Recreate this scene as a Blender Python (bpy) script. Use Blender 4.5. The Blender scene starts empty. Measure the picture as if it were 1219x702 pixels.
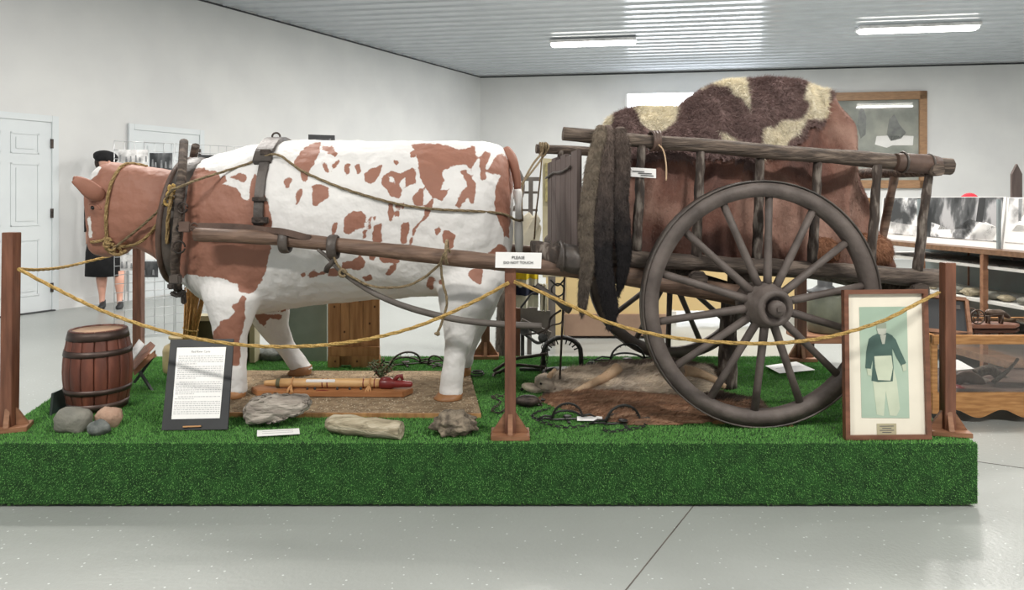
import bpy, bmesh, math, random
import numpy as np
from mathutils import Vector, Matrix, noise
from mathutils.bvhtree import BVHTree

# ------------------------------------------------------------------ camera, world, lights
R = math.radians
F = 870.0; CX = 609.5; HY = 235.0; CH = 1.22          # focal length (px), horizon, eye height
scene = bpy.context.scene
COL = scene.collection
cam_d = bpy.data.cameras.new('camera'); cam = bpy.data.objects.new('camera', cam_d); COL.objects.link(cam)
cam.location = (0, 0, CH); cam.rotation_euler = (R(90), 0, 0)
cam_d.sensor_fit = 'HORIZONTAL'; cam_d.sensor_width = 36; cam_d.lens = F/1219*36
cam_d.shift_y = -(351-HY)/1219; cam_d.clip_start = .05; cam_d.clip_end = 200
scene.camera = cam
w = bpy.data.worlds.new('world'); scene.world = w; w.use_nodes = True
w.node_tree.nodes['Background'].inputs[0].default_value = (1, .985, .96, 1)
w.node_tree.nodes['Background'].inputs[1].default_value = .62
scene.view_settings.view_transform = 'Standard'
scene.view_settings.look = 'None'
scene.view_settings.exposure = -0.12
scene.view_settings.gamma = 1
def area(name, loc, rot, sx, sy, e, col=(1, 1, 1)):
    l = bpy.data.lights.new(name, 'AREA'); l.shape = 'RECTANGLE'; l.size = sx; l.size_y = sy; l.energy = e; l.color = col
    o = bpy.data.objects.new(name, l); COL.objects.link(o); o.location = loc; o.rotation_euler = rot; return o
# lamps under the ceiling fixtures; unseen second row added to brighten the walls
FIX = [(1.33, 12.0, 1.38), (6.1, 11.0, 1.68), (-2.6, 5.2, 1.4), (2.2, 5.0, 1.4), (-2.6, 0.6, 1.4), (2.2, 0.6, 1.4), (7.0, 4.6, 1.4), (7.0, -1.0, 1.4), (0.4, 9.0, 1.4), (4.6, 8.7, 1.4), (8.3, 8.4, 1.4)]
for i, (x, y, l) in enumerate(FIX):
    if y > 10: e = 150
    elif y > 8: e = 160
    elif y > 3: e = 150
    else: e = 190  # near lamps have no fixtures; row shifted overhead for its light
    area('ceiling_lamp', (x, y, 3.68), (0, 0, R(-9)), l, .25, e, (1, .955, .90))

# ------------------------------------------------------------------ helpers
def P(px, py, D): return Vector(((px-CX)*D/F, D, CH-(py-HY)*D/F))
PZ = .25                                               # platform height
def DG(py, z=PZ): return F*(CH-z)/(py-HY)              # depth of a point standing on height z seen at row py
def G(px, py, z=PZ):
    D = DG(py, z); return Vector(((px-CX)*D/F, D, z))
def GD(px, D, z=PZ): return Vector(((px-CX)*D/F, D, z))
def rnd(a, b): return random.uniform(a, b)
random.seed(7)

class MB:
    def __init__(s): s.v = []; s.f = []; s.sm = []
    def add(s, vs, fs, sm=False):
        n = len(s.v); s.v += [Vector(p) for p in vs]
        for f in fs: s.f.append([n+i for i in f]); s.sm.append(sm)
        return s
    def box(s, c, d, M=None):
        c = Vector(c); vs = []
        for x in (-1, 1):
            for y in (-1, 1):
                for z in (-1, 1):
                    p = Vector((x*d[0]/2, y*d[1]/2, z*d[2]/2))
                    vs.append(c + (M @ p if M else p))
        return s.add(vs, [(0, 1, 3, 2), (4, 6, 7, 5), (0, 4, 5, 1), (2, 3, 7, 6), (0, 2, 6, 4), (1, 5, 7, 3)])
    def beam(s, a, b, wd, ht, up=(0, 0, 1)):
        a = Vector(a); b = Vector(b); d = (b-a); L = d.length; d.normalize(); up = Vector(up)
        sd = d.cross(up)
        if sd.length < 1e-4: sd = d.cross(Vector((0, 1, 0)))
        sd.normalize(); u = sd.cross(d)
        M = Matrix((d, sd, u)).transposed()
        return s.box((a+b)/2, (L, wd, ht), M)
    def loft(s, rings, cap=True, closed=True, sm=True):
        n = len(rings[0]); vs = [p for r in rings for p in r]; fs = []
        for i in range(len(rings)-1):
            for j in range(n if closed else n-1):
                k = (j+1) % n
                fs.append((i*n+j, i*n+k, (i+1)*n+k, (i+1)*n+j))
        s.add(vs, fs, sm)
        if cap and closed:
            b = len(s.v)-len(vs)
            s.f.append([b+j for j in reversed(range(n))]); s.sm.append(False)
            s.f.append([b+(len(rings)-1)*n+j for j in range(n)]); s.sm.append(False)
        return s
    def tube(s, pts, r, seg=8, cap=True, flat=1.0, up=(0, 0, 1), jit=0.0, closed=False):
        pts = [Vector(p) for p in pts]; n = len(pts)
        if not isinstance(r, (list, tuple)): r = [r]*n
        rings = []; prev = None
        for i in range(n):
            if closed: d = pts[(i+1) % n]-pts[i-1]
            else: d = pts[min(i+1, n-1)]-pts[max(i-1, 0)]
            if d.length < 1e-9: d = Vector((0, 0, 1))
            d.normalize()
            if prev is None:
                a = Vector(up); a = a - d*a.dot(d)
                if a.length < .1: a = Vector((0, 1, 0)); a = a-d*a.dot(d)
            else: a = prev-d*prev.dot(d)
            if a.length < 1e-5: a = Vector((1, 0, 0))-d*d.x
            a.normalize(); prev = a; b = d.cross(a)
            ring = []
            for k in range(seg):
                t = 2*math.pi*k/seg; rr = r[i]*(1+rnd(-jit, jit))
                ring.append(pts[i]+a*math.cos(t)*rr+b*math.sin(t)*rr*flat)
            rings.append(ring)
        if closed: rings.append(rings[0]); return s.loft(rings, cap=False)
        return s.loft(rings, cap)
    def lathe(s, prof, M, seg=24, cap=True):
        rings = []
        for (rr, h) in prof:
            rings.append([M @ Vector((rr*math.cos(2*math.pi*k/seg), rr*math.sin(2*math.pi*k/seg), h)) for k in range(seg)])
        return s.loft(rings, cap)
    def prism(s, poly, off):
        n = len(poly); off = Vector(off); a = [Vector(p) for p in poly]; b = [p+off for p in a]
        fs = [tuple(range(n)), tuple(reversed(range(n, 2*n)))]
        for i in range(n):
            k = (i+1) % n; fs.append((i, n+i, n+k, k))
        return s.add(a+b, fs)
    def blob(s, c, rad, M=None, amp=.1, fr=3, sub=3, seed=0, sharp=0):
        bm = bmesh.new(); bmesh.ops.create_icosphere(bm, subdivisions=sub, radius=1)
        vs = []
        for v in bm.verts:
            p = v.co.copy(); o = Vector((seed*3.1, seed*1.7, seed*.9))
            k = 1+amp*noise.noise(p*fr*.5+o)*1.4+amp*.5*noise.noise(p*fr+o)+amp*.25*noise.noise(p*fr*2.3+o)
            if sharp: p = Vector([math.copysign(abs(q)**sharp, q) for q in p])
            p = Vector((p.x*rad[0], p.y*rad[1], p.z*rad[2]))*k
            vs.append(Vector(c)+(M @ p if M else p))
        fs = [[q.index for q in f.verts] for f in bm.faces]; bm.free()
        return s.add(vs, fs, True)
    def text(s, body, M, size, ext=.0004, align='CENTER'):
        cu = bpy.data.curves.new('t', 'FONT'); cu.body = body; cu.size = size; cu.extrude = ext; cu.align_x = align; cu.align_y = 'CENTER'; cu.resolution_u = 2
        o = bpy.data.objects.new('t', cu); COL.objects.link(o)
        dg = bpy.context.evaluated_depsgraph_get(); me = bpy.data.meshes.new_from_object(o.evaluated_get(dg))
        s.add([M @ v.co for v in me.vertices], [list(p.vertices) for p in me.polygons])
        bpy.data.objects.remove(o); bpy.data.curves.remove(cu); bpy.data.meshes.remove(me)
        return s
def wloc(o):
    v = Vector((0, 0, 0))
    while o: v += o.location; o = o.parent
    return v
def part(mb, name, m, parent=None, bevel=0, base=None):
    """link a builder as ONE mesh; geometry is given in world space, origin moved to the thing's base"""
    off = wloc(parent) if parent else (Vector(base) if base else (sum(mb.v, Vector())/max(1, len(mb.v))))
    if not parent and not base: off.z = min(p.z for p in mb.v)
    me = bpy.data.meshes.new(name)
    me.from_pydata([p-off for p in mb.v], [], mb.f)
    me.polygons.foreach_set('use_smooth', mb.sm); me.update()
    me.materials.append(m)
    bm = bmesh.new(); bm.from_mesh(me); bmesh.ops.recalc_face_normals(bm, faces=bm.faces)
    if bevel: bmesh.ops.bevel(bm, geom=[e for e in bm.edges if e.is_manifold and e.calc_face_angle() > .6], offset=bevel, segments=2, affect='EDGES')
    bm.to_mesh(me); bm.free()
    o = bpy.data.objects.new(name, me); COL.objects.link(o)
    if parent: o.parent = parent
    else: o.location = off
    return o
def tag(o, label=None, cat=None, group=None, kind=None):
    if label: o['label'] = label
    if cat: o['category'] = cat
    if group: o['group'] = group
    if kind: o['kind'] = kind
    return o
def thing(name, loc, label, cat, group=None):
    o = bpy.data.objects.new(name, None); COL.objects.link(o); o.location = loc; o.empty_display_size = .1
    return tag(o, label, cat, group)
def solo(mb, name, m, label, cat, group=None, bevel=0, kind=None):
    return tag(part(mb, name, m, bevel=bevel), label, cat, group, kind)
def struct(mb, name, m, parent=None, bevel=0):
    o = part(mb, name, m, parent, bevel)
    if not parent: o['kind'] = 'structure'
    return o
def arc(c, r, a0, a1, n, ax=(1, 0, 0), ay=(0, 0, 1)):
    c = Vector(c); ax = Vector(ax); ay = Vector(ay)
    return [c+ax*math.cos(R(a0+(a1-a0)*i/n))*r+ay*math.sin(R(a0+(a1-a0)*i/n))*r for i in range(n+1)]
def smoothpath(pts, n=6):
    pts = [Vector(p) for p in pts]; out = []
    for i in range(len(pts)-1):
        p0 = pts[max(i-1, 0)]; p1 = pts[i]; p2 = pts[i+1]; p3 = pts[min(i+2, len(pts)-1)]
        for k in range(n):
            t = k/n
            out.append(.5*((2*p1)+(p2-p0)*t+(2*p0-5*p1+4*p2-p3)*t*t+(3*p1-p0-3*p2+p3)*t**3))
    out.append(pts[-1]); return out
def log(mb, a, b, r0, r1, seg=14, n=16, wob=.006, jit=.05, seed=0):
    a = Vector(a); b = Vector(b); pts = []; rs = []
    for i in range(n+1):
        t = i/n; q = a.lerp(b, t)
        q += Vector((noise.noise(Vector((t*3, seed, 0))), noise.noise(Vector((t*3, seed, 5))), noise.noise(Vector((t*3, seed, 9)))))*wob
        pts.append(q); rs.append((r0+(r1-r0)*t)*(1+.12*noise.noise(Vector((t*7, seed, 3)))))
    return mb.tube(pts, rs, seg, jit=jit)

# ------------------------------------------------------------------ materials
def nmat(name):
    m = bpy.data.materials.new(name); m.use_nodes = True; nt = m.node_tree
    return m, nt, nt.nodes['Principled BSDF']
def sc(c): return tuple(((x/255)/12.92 if x/255 <= .04045 else ((x/255+.055)/1.055)**2.4) for x in c)+(1,)
def mat(name, c1, c2=None, rough=.7, scale=8, stretch=(1, 1, 1), bump=.0, bscale=None, metal=0, c3=None, spec=.5, coat=0, detail=6, lo=.35, hi=.65, bstretch=None):
    """procedural: two (three) colours through noise, noise bump; colours are 0-255 sRGB"""
    m, nt, b = nmat(name); N = nt.nodes; L = nt.links
    b.inputs['Roughness'].default_value = rough; b.inputs['Metallic'].default_value = metal
    b.inputs['Specular IOR Level'].default_value = spec; b.inputs['Coat Weight'].default_value = coat
    c2 = c2 or tuple(max(0, x*.85) for x in c1)
    tc = N.new('ShaderNodeTexCoord'); mp = N.new('ShaderNodeMapping'); mp.inputs['Scale'].default_value = stretch
    L.new(tc.outputs['Object'], mp.inputs['Vector'])
    nz = N.new('ShaderNodeTexNoise'); nz.inputs['Scale'].default_value = scale; nz.inputs['Detail'].default_value = detail
    L.new(mp.outputs[0], nz.inputs['Vector'])
    cr = N.new('ShaderNodeValToRGB'); cr.color_ramp.elements[0].position = lo; cr.color_ramp.elements[1].position = hi
    cr.color_ramp.elements[0].color = sc(c1); cr.color_ramp.elements[1].color = sc(c2)
    if c3: e = cr.color_ramp.elements.new((lo+hi)/2); e.color = sc(c3)
    L.new(nz.outputs['Fac'], cr.inputs['Fac']); L.new(cr.outputs['Color'], b.inputs['Base Color'])
    if bump:
        n2 = N.new('ShaderNodeTexNoise'); n2.inputs['Scale'].default_value = bscale or scale*3; n2.inputs['Detail'].default_value = 4
        if bstretch:
            m2 = N.new('ShaderNodeMapping'); m2.inputs['Scale'].default_value = bstretch; L.new(tc.outputs['Object'], m2.inputs['Vector']); L.new(m2.outputs[0], n2.inputs['Vector'])
        else: L.new(mp.outputs[0], n2.inputs['Vector'])
        bp = N.new('ShaderNodeBump'); bp.inputs['Strength'].default_value = min(1, bump); bp.inputs['Distance'].default_value = .01
        L.new(n2.outputs['Fac'], bp.inputs['Height']); L.new(bp.outputs[0], b.inputs['Normal'])
    return m
def patchmat(name, ca, cb, rough=.75, nscale=18, amp=3.5, bump=.3, bscale=40, var=.06, vscale=6, edge=.6, cvar=None):
    """two colours split by the painted 'patch' attribute, ragged by noise"""
    m, nt, b = nmat(name); N = nt.nodes; L = nt.links; b.inputs['Roughness'].default_value = rough
    at = N.new('ShaderNodeAttribute'); at.attribute_name = 'patch'
    tc = N.new('ShaderNodeTexCoord'); nz = N.new('ShaderNodeTexNoise'); nz.inputs['Scale'].default_value = nscale; nz.inputs['Detail'].default_value = 5
    L.new(tc.outputs['Object'], nz.inputs['Vector'])
    s1 = N.new('ShaderNodeMath'); s1.operation = 'MULTIPLY_ADD'; s1.inputs[1].default_value = amp*2; s1.inputs[2].default_value = -amp
    L.new(nz.outputs['Fac'], s1.inputs[0])
    ad = N.new('ShaderNodeMath'); ad.operation = 'ADD'; L.new(at.outputs['Fac'], ad.inputs[0]); L.new(s1.outputs[0], ad.inputs[1])
    mr = N.new('ShaderNodeMapRange'); mr.inputs['From Min'].default_value = -edge; mr.inputs['From Max'].default_value = edge
    L.new(ad.outputs[0], mr.inputs['Value'])
    mx = N.new('ShaderNodeMix'); mx.data_type = 'RGBA'; L.new(mr.outputs[0], mx.inputs['Factor'])
    mx.inputs['A'].default_value = sc(ca); mx.inputs['B'].default_value = sc(cb)
    n3 = N.new('ShaderNodeTexNoise'); n3.inputs['Scale'].default_value = vscale; L.new(tc.outputs['Object'], n3.inputs['Vector'])
    hv = N.new('ShaderNodeHueSaturation'); v = N.new('ShaderNodeMapRange'); v.inputs['From Min'].default_value = .3; v.inputs['From Max'].default_value = .7
    v.inputs['To Min'].default_value = 1-var*1.5; v.inputs['To Max'].default_value = 1+var
    L.new(n3.outputs['Fac'], v.inputs['Value']); L.new(v.outputs[0], hv.inputs['Value']); L.new(mx.outputs['Result'], hv.inputs['Color'])
    L.new(hv.outputs[0], b.inputs['Base Color'])
    n2 = N.new('ShaderNodeTexNoise'); n2.inputs['Scale'].default_value = bscale; L.new(tc.outputs['Object'], n2.inputs['Vector'])
    bp = N.new('ShaderNodeBump'); bp.inputs['Strength'].default_value = bump; bp.inputs['Distance'].default_value = .01
    L.new(n2.outputs['Fac'], bp.inputs['Height']); L.new(bp.outputs[0], b.inputs['Normal'])
    return m
def emis(name, c, s):
    m, nt, b = nmat(name); b.inputs['Base Color'].default_value = sc(c); b.inputs['Emission Color'].default_value = sc(c); b.inputs['Emission Strength'].default_value = s
    return m
def glassmat(name, a=.12):
    m, nt, b = nmat(name); N = nt.nodes; L = nt.links
    tr = N.new('ShaderNodeBsdfTransparent'); gl = N.new('ShaderNodeBsdfGlossy'); gl.inputs['Roughness'].default_value = .03
    fr = N.new('ShaderNodeFresnel'); fr.inputs['IOR'].default_value = 1.45
    mx = N.new('ShaderNodeMixShader'); L.new(fr.outputs[0], mx.inputs[0]); L.new(tr.outputs[0], mx.inputs[1]); L.new(gl.outputs[0], mx.inputs[2])
    L.new(mx.outputs[0], nt.nodes['Material Output'].inputs['Surface']); return m

M = {}
M['wall'] = mat('wall_paint', (214, 215, 214), (206, 207, 207), .5, 1.5, bump=.03, bscale=60)
M['door'] = mat('door_paint', (212, 218, 220), (206, 212, 215), .4, 2)
M['ceil'] = mat('ceiling_metal', (186, 191, 197), (180, 185, 191), .2, 3, spec=.6)
M['trimdark'] = mat('dark_gap', (60, 62, 65), (40, 42, 45), .6)
M['lamp'] = emis('lamp_diffuser', (255, 252, 245), 9)
M['lampcase'] = mat('lamp_case', (235, 235, 235), rough=.4)
M['white'] = mat('white_paper', (240, 240, 238), (232, 232, 230), .6, 5)
M['whitemetal'] = mat('chrome_wire', (205, 207, 208), (170, 172, 175), .35, 5, metal=.5)
M['ink'] = mat('ink', (70, 70, 72), (90, 90, 92), .7, 30)
M['inklight'] = mat('faint_ink', (168, 168, 170), (205, 205, 206), .7, 300)
M['black'] = mat('black_board', (38, 40, 42), (48, 50, 52), .55, 10)
M['blackcloth'] = mat('black_cloth', (18, 18, 20), (28, 28, 31), .9, 20)
M['skin'] = mat('mannequin_skin', (222, 170, 150), (212, 160, 140), .5, 5)
M['hair'] = mat('mannequin_hair', (60, 42, 32), (40, 28, 22), .7, 30)
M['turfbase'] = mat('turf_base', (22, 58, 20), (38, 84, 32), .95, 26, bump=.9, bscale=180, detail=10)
M['cowpaint'] = patchmat('ox_paint', (222, 221, 219), (150, 104, 86), .62, 34, 3.4, .8, 20, .05, 5, .45)
M['ear'] = mat('brown_paint', (156, 108, 90), (144, 98, 80), .62, 9, bump=.2)
M['hoof'] = mat('hoof', (168, 120, 78), (140, 98, 62), .5, 12)
M['eye'] = mat('eye', (20, 16, 14), rough=.12)
M['agedwood'] = mat('weathered_wood', (58, 50, 45), (112, 100, 90), .85, 7, (1, 6, 6), .8, 20, c3=(80, 70, 63))
M['agedwoodx'] = mat('weathered_pole', (66, 57, 51), (122, 108, 96), .8, 9, (.8, 7, 7), .9, 22, c3=(88, 76, 67))
M['bark'] = mat('bark_stake', (58, 52, 48), (124, 116, 108), .9, 40, (1, 1, .3), 1, 60, c3=(68, 58, 52))
M['wheelwood'] = mat('wheel_wood', (72, 64, 60), (98, 89, 84), .62, 9, (1, 1, 1), .4, 30)
M['shaft'] = mat('shaft_wood', (88, 68, 56), (124, 100, 84), .6, 6, (.7, 8, 8), .4, 18)
M['plank'] = mat('front_plank', (78, 66, 63), (98, 86, 82), .7, 7, (5, 5, .6), .3)
M['leather'] = mat('old_leather', (58, 53, 50), (84, 76, 70), .5, 10, bump=.5, bscale=25)
M['leatherbr'] = mat('brown_leather', (72, 56, 48), (98, 78, 68), .55, 10, bump=.4)
M['iron'] = mat('old_iron', (50, 46, 44), (84, 74, 68), .55, 25, metal=.6, bump=.4, bscale=80)
M['irondark'] = mat('dark_iron', (38, 38, 38), (62, 62, 60), .5, 25, metal=.5, bump=.4, bscale=80)
M['postwood'] = mat('stained_post', (92, 58, 42), (122, 80, 60), .5, 6, (6, 6, .8), .2)
M['basewood'] = mat('stained_base', (120, 82, 58), (150, 108, 80), .55, 6, (1, 5, 5), .2)
M['pine'] = mat('pine_boards', (150, 108, 66), (186, 142, 94), .6, 5, (7, 7, .7), .2, c3=(168, 124, 80))
M['pinedark'] = mat('pine_knot', (96, 62, 36), (80, 50, 30), .6)
M['oak'] = mat('oak', (150, 104, 58), (186, 138, 86), .45, 12, (.8, 5, 6), .2, c3=(170, 122, 72))
M['rope'] = mat('yellow_rope', (196, 164, 98), (162, 130, 70), .8, 90, (1, 1, 1), .8, 200)
M['ropegrey'] = mat('grey_rope', (150, 132, 100), (112, 98, 76), .85, 90, (1, 1, 1), .8, 200)
M['halter'] = mat('halter_rope', (176, 150, 104), (136, 112, 72), .85, 90, (1, 1, 1), .8, 200)
M['barrel'] = mat('barrel_staves', (84, 50, 40), (122, 72, 56), .5, 5, (3, 3, .8), .3, c3=(100, 58, 46))
M['barreltop'] = mat('barrel_head', (214, 180, 150), (196, 160, 132), .6, 6, (1, 9, 1), .15)
M['hoop'] = mat('barrel_hoop', (66, 54, 50), (88, 72, 66), .45, 12, metal=.4)
M['rockgrey'] = mat('grey_rock', (112, 112, 104), (136, 134, 124), .85, 12, bump=.5, bscale=60)
M['rockpink'] = mat('pink_rock', (172, 140, 120), (190, 160, 140), .85, 22, bump=.5, bscale=80)
M['rockdark'] = mat('dark_rock', (78, 84, 82), (122, 126, 122), .75, 22, bump=.5, bscale=80)
M['fossil'] = mat('pale_fossil', (128, 120, 112), (184, 176, 166), .9, 7, (1, 3, 5), 1, 26, c3=(158, 150, 140))
M['bone'] = mat('petrified_log', (132, 122, 100), (192, 182, 160), .85, 6, (1, 9, 9), 1, 14, c3=(166, 156, 132))
M['lava'] = mat('pitted_rock', (84, 76, 66), (146, 134, 116), .95, 34, bump=1, bscale=60)
M['gravel'] = mat('gravel_board', (120, 100, 76), (158, 138, 110), .95, 30, bump=1, bscale=120, detail=10)
M['stones'] = mat('gravel_stones', (120, 104, 84), (200, 186, 160), .9, 60)
M['crock'] = mat('stone_crock', (168, 152, 112), (150, 136, 100), .45, 6)
M['straw'] = mat('broom_straw', (216, 172, 112), (180, 136, 82), .85, 60, (1, 1, .2), .6)
M['olive'] = mat('olive_panel', (86, 84, 60), (74, 72, 52), .7)
M['cream'] = mat('cream_edge', (176, 168, 140), (160, 152, 124), .6)
M['sage'] = mat('sage_board', (126, 142, 132), (116, 132, 122), .7)
M['redstone'] = mat('red_pipestone', (128, 44, 42), (104, 34, 34), .35, 8)
M['lightwood'] = mat('light_wood', (204, 166, 116), (184, 144, 96), .5, 8, (1, 9, 9), .15)
M['redwood'] = mat('cedar_board', (172, 120, 78), (150, 100, 62), .45, 6, (.7, 8, 8), .2)
M['cut'] = mat('pale_cut_wood', (196, 146, 96), rough=.7)
M['sageplant'] = mat('sagebrush', (70, 88, 58), (98, 112, 80), .8, 30)
M['hide'] = mat('red_brown_hide', (88, 64, 58), (156, 124, 110), .9, 3, bump=.5, bscale=60, c3=(116, 80, 68))
M['hidefur'] = mat('red_brown_hair', (92, 70, 64), (164, 134, 120), .9, 3, c3=(128, 100, 90))
M['cowhide'] = patchmat('spotted_cowhide', (128, 106, 102), (234, 226, 204), .95, 14, 1.6, .5, 60, .1, 12, 1.5)
M['tanhide'] = mat('tan_fur', (122, 84, 62), (150, 108, 82), .95, 9, bump=.5)
M['beaver'] = mat('beaver_fur', (116, 90, 72), (172, 140, 114), .95, 8, (1, 6, 6), .6, c3=(138, 102, 78))
M['darkfur'] = mat('dark_fur', (70, 60, 54), (98, 84, 74), .95, 10, bump=.5)
M['wolf'] = mat('wolf_fur', (172, 160, 146), (232, 218, 198), .95, 7, (1, 2, 2), .5, c3=(206, 192, 174))
M['wolfpale'] = mat('wolf_leg_fur', (206, 180, 150), (180, 150, 120), .95, 10)
M['foxfur'] = patchmat('silver_fox', (158, 144, 126), (58, 51, 48), .95, 20, 20, .5, 80, .2, 30, 40)
M['foxfurdark'] = patchmat('dark_fox', (112, 98, 90), (30, 27, 29), .95, 20, 14, .5, 80, .2, 30, 24)
M['counter'] = mat('cream_counter', (212, 188, 138), (204, 180, 130), .5, 2)
M['counterbase'] = mat('counter_base', (158, 132, 112), (144, 118, 100), .6, 6)
M['greywood'] = mat('grey_frame', (84, 78, 74), (104, 98, 92), .6)
M['matboard'] = mat('cream_mat', (226, 220, 204), (220, 214, 198), .7)
M['framebr'] = mat('brown_frame', (98, 62, 46), (124, 82, 62), .4, 8, (1, 5, 5))
M['greenprint'] = mat('faded_green_print', (152, 174, 156), (172, 190, 172), .5, 3)
M['printdark'] = mat('print_coat', (58, 82, 76), (74, 100, 92), .5, 8)
M['printlight'] = mat('print_trousers', (196, 204, 182), (178, 188, 166), .5, 8)
M['printface'] = mat('print_face', (150, 158, 140), (136, 146, 130), .5, 8)
M['printbeard'] = mat('print_beard', (200, 204, 190), rough=.5)
M['goldwood'] = mat('honey_frame', (158, 122, 88), (138, 106, 76), .4, 6, (1, 6, 6))
M['engraving'] = mat('grey_engraving', (128, 134, 126), (172, 174, 164), .5, 2.2, detail=8, c3=(150, 154, 146))
M['engravelight'] = mat('engraving_pale_figure', (176, 176, 164), (150, 152, 140), .25, 9, detail=8, coat=.6)
M['engravedark'] = mat('engraving_dark_figure', (96, 100, 98), (124, 128, 122), .25, 9, detail=8, coat=.6)
M['bwphoto'] = mat('snowy_forest_print', (52, 54, 56), (236, 236, 236), .4, 7, (1, 1, 1), lo=.42, hi=.58, detail=10, c3=(120, 122, 124))
M['bwdark'] = mat('dark_print', (44, 46, 48), (170, 170, 172), .4, 9, (1, 1, .4), lo=.42, hi=.62, detail=10, c3=(84, 86, 88))
M['bwpale'] = mat('pale_print', (150, 150, 150), (226, 226, 226), .4, 9, lo=.4, hi=.6, detail=10, c3=(196, 196, 196))
M['bwtree'] = mat('print_grey_trees', (96, 98, 100), (140, 142, 144), .4, 20)
M['glass'] = glassmat('case_glass')
M['case'] = mat('case_board', (104, 78, 60), (128, 98, 76), .4, 6, (1, 6, 6))
M['caseback'] = mat('case_back', (132, 146, 148), (124, 128, 130), .6, 4)
M['shelf'] = mat('white_shelf', (214, 214, 210), (200, 200, 196), .5)
M['bronze'] = mat('bronze', (64, 52, 44), (88, 72, 60), .4, 20, metal=.5)
M['red'] = mat('red_felt', (186, 34, 52), (170, 28, 44), .8)
M['blanket'] = mat('cream_wool', (232, 226, 208), (222, 216, 198), .9, 20, bump=.3)
M['yellow'] = mat('yellow_stripe', (226, 198, 40), (216, 188, 36), .9)
M['navy'] = mat('navy_stripe', (36, 42, 66), (30, 36, 58), .9)
M['green'] = mat('green_stripe', (46, 110, 66), rough=.9)
M['tartan'] = mat('woven_panel', (172, 162, 112), (120, 112, 78), .8, 20, (1, 1, 1))
M['pail'] = mat('grey_green_can', (112, 116, 100), (92, 96, 84), .5, 8)
M['greyfur'] = mat('grey_post', (124, 114, 104), (94, 86, 78), .95, 20, (4, 4, .6), 1, 60)
M['sky'] = emis('daylight', (244, 248, 255), 9)
M['slate'] = mat('dark_glass', (58, 70, 66), (46, 58, 54), .3)

def floor_mat():
    m, nt, b = nmat('painted_concrete'); N = nt.nodes; L = nt.links
    tc = N.new('ShaderNodeTexCoord'); nz = N.new('ShaderNodeTexNoise'); nz.inputs['Scale'].default_value = .8; nz.inputs['Detail'].default_value = 6
    L.new(tc.outputs['Object'], nz.inputs['Vector'])
    cr = N.new('ShaderNodeValToRGB'); cr.color_ramp.elements[0].position = .3; cr.color_ramp.elements[1].position = .7
    cr.color_ramp.elements[0].color = sc((146, 150, 147)); cr.color_ramp.elements[1].color = sc((160, 164, 161)); L.new(nz.outputs['Fac'], cr.inputs['Fac'])
    vo = N.new('ShaderNodeTexVoronoi'); vo.inputs['Scale'].default_value = 38; L.new(tc.outputs['Object'], vo.inputs['Vector'])
    lt = N.new('ShaderNodeMath'); lt.operation = 'LESS_THAN'; lt.inputs[1].default_value = .14; L.new(vo.outputs['Distance'], lt.inputs[0])
    vr = N.new('ShaderNodeMath'); vr.operation = 'GREATER_THAN'; vr.inputs[1].default_value = .62; L.new(vo.outputs['Color'], vr.inputs[0])
    mu = N.new('ShaderNodeMath'); mu.operation = 'MULTIPLY'; L.new(lt.outputs[0], mu.inputs[0]); L.new(vr.outputs[0], mu.inputs[1])
    mx = N.new('ShaderNodeMix'); mx.data_type = 'RGBA'; L.new(mu.outputs[0], mx.inputs['Factor']); L.new(cr.outputs[0], mx.inputs['A']); mx.inputs['B'].default_value = sc((200, 206, 204))
    L.new(mx.outputs['Result'], b.inputs['Base Color']); b.inputs['Roughness'].default_value = .3
    n2 = N.new('ShaderNodeTexNoise'); n2.inputs['Scale'].default_value = 60; L.new(tc.outputs['Object'], n2.inputs['Vector'])
    bp = N.new('ShaderNodeBump'); bp.inputs['Strength'].default_value = .12; bp.inputs['Distance'].default_value = .01; L.new(n2.outputs['Fac'], bp.inputs['Height']); L.new(bp.outputs[0], b.inputs['Normal'])
    return m
M['floor'] = floor_mat()
def blade_mat():
    m, nt, b = nmat('turf_blades'); N = nt.nodes; L = nt.links; b.inputs['Roughness'].default_value = .7; b.inputs['Specular IOR Level'].default_value = .25
    at = N.new('ShaderNodeAttribute'); at.attribute_name = 'patch'; cr = N.new('ShaderNodeValToRGB')
    cr.color_ramp.elements[0].color = sc((82, 144, 66)); cr.color_ramp.elements[1].color = sc((136, 196, 108)); L.new(at.outputs['Fac'], cr.inputs['Fac']); L.new(cr.outputs[0], b.inputs['Base Color'])
    return m
M['blade'] = blade_mat()

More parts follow.
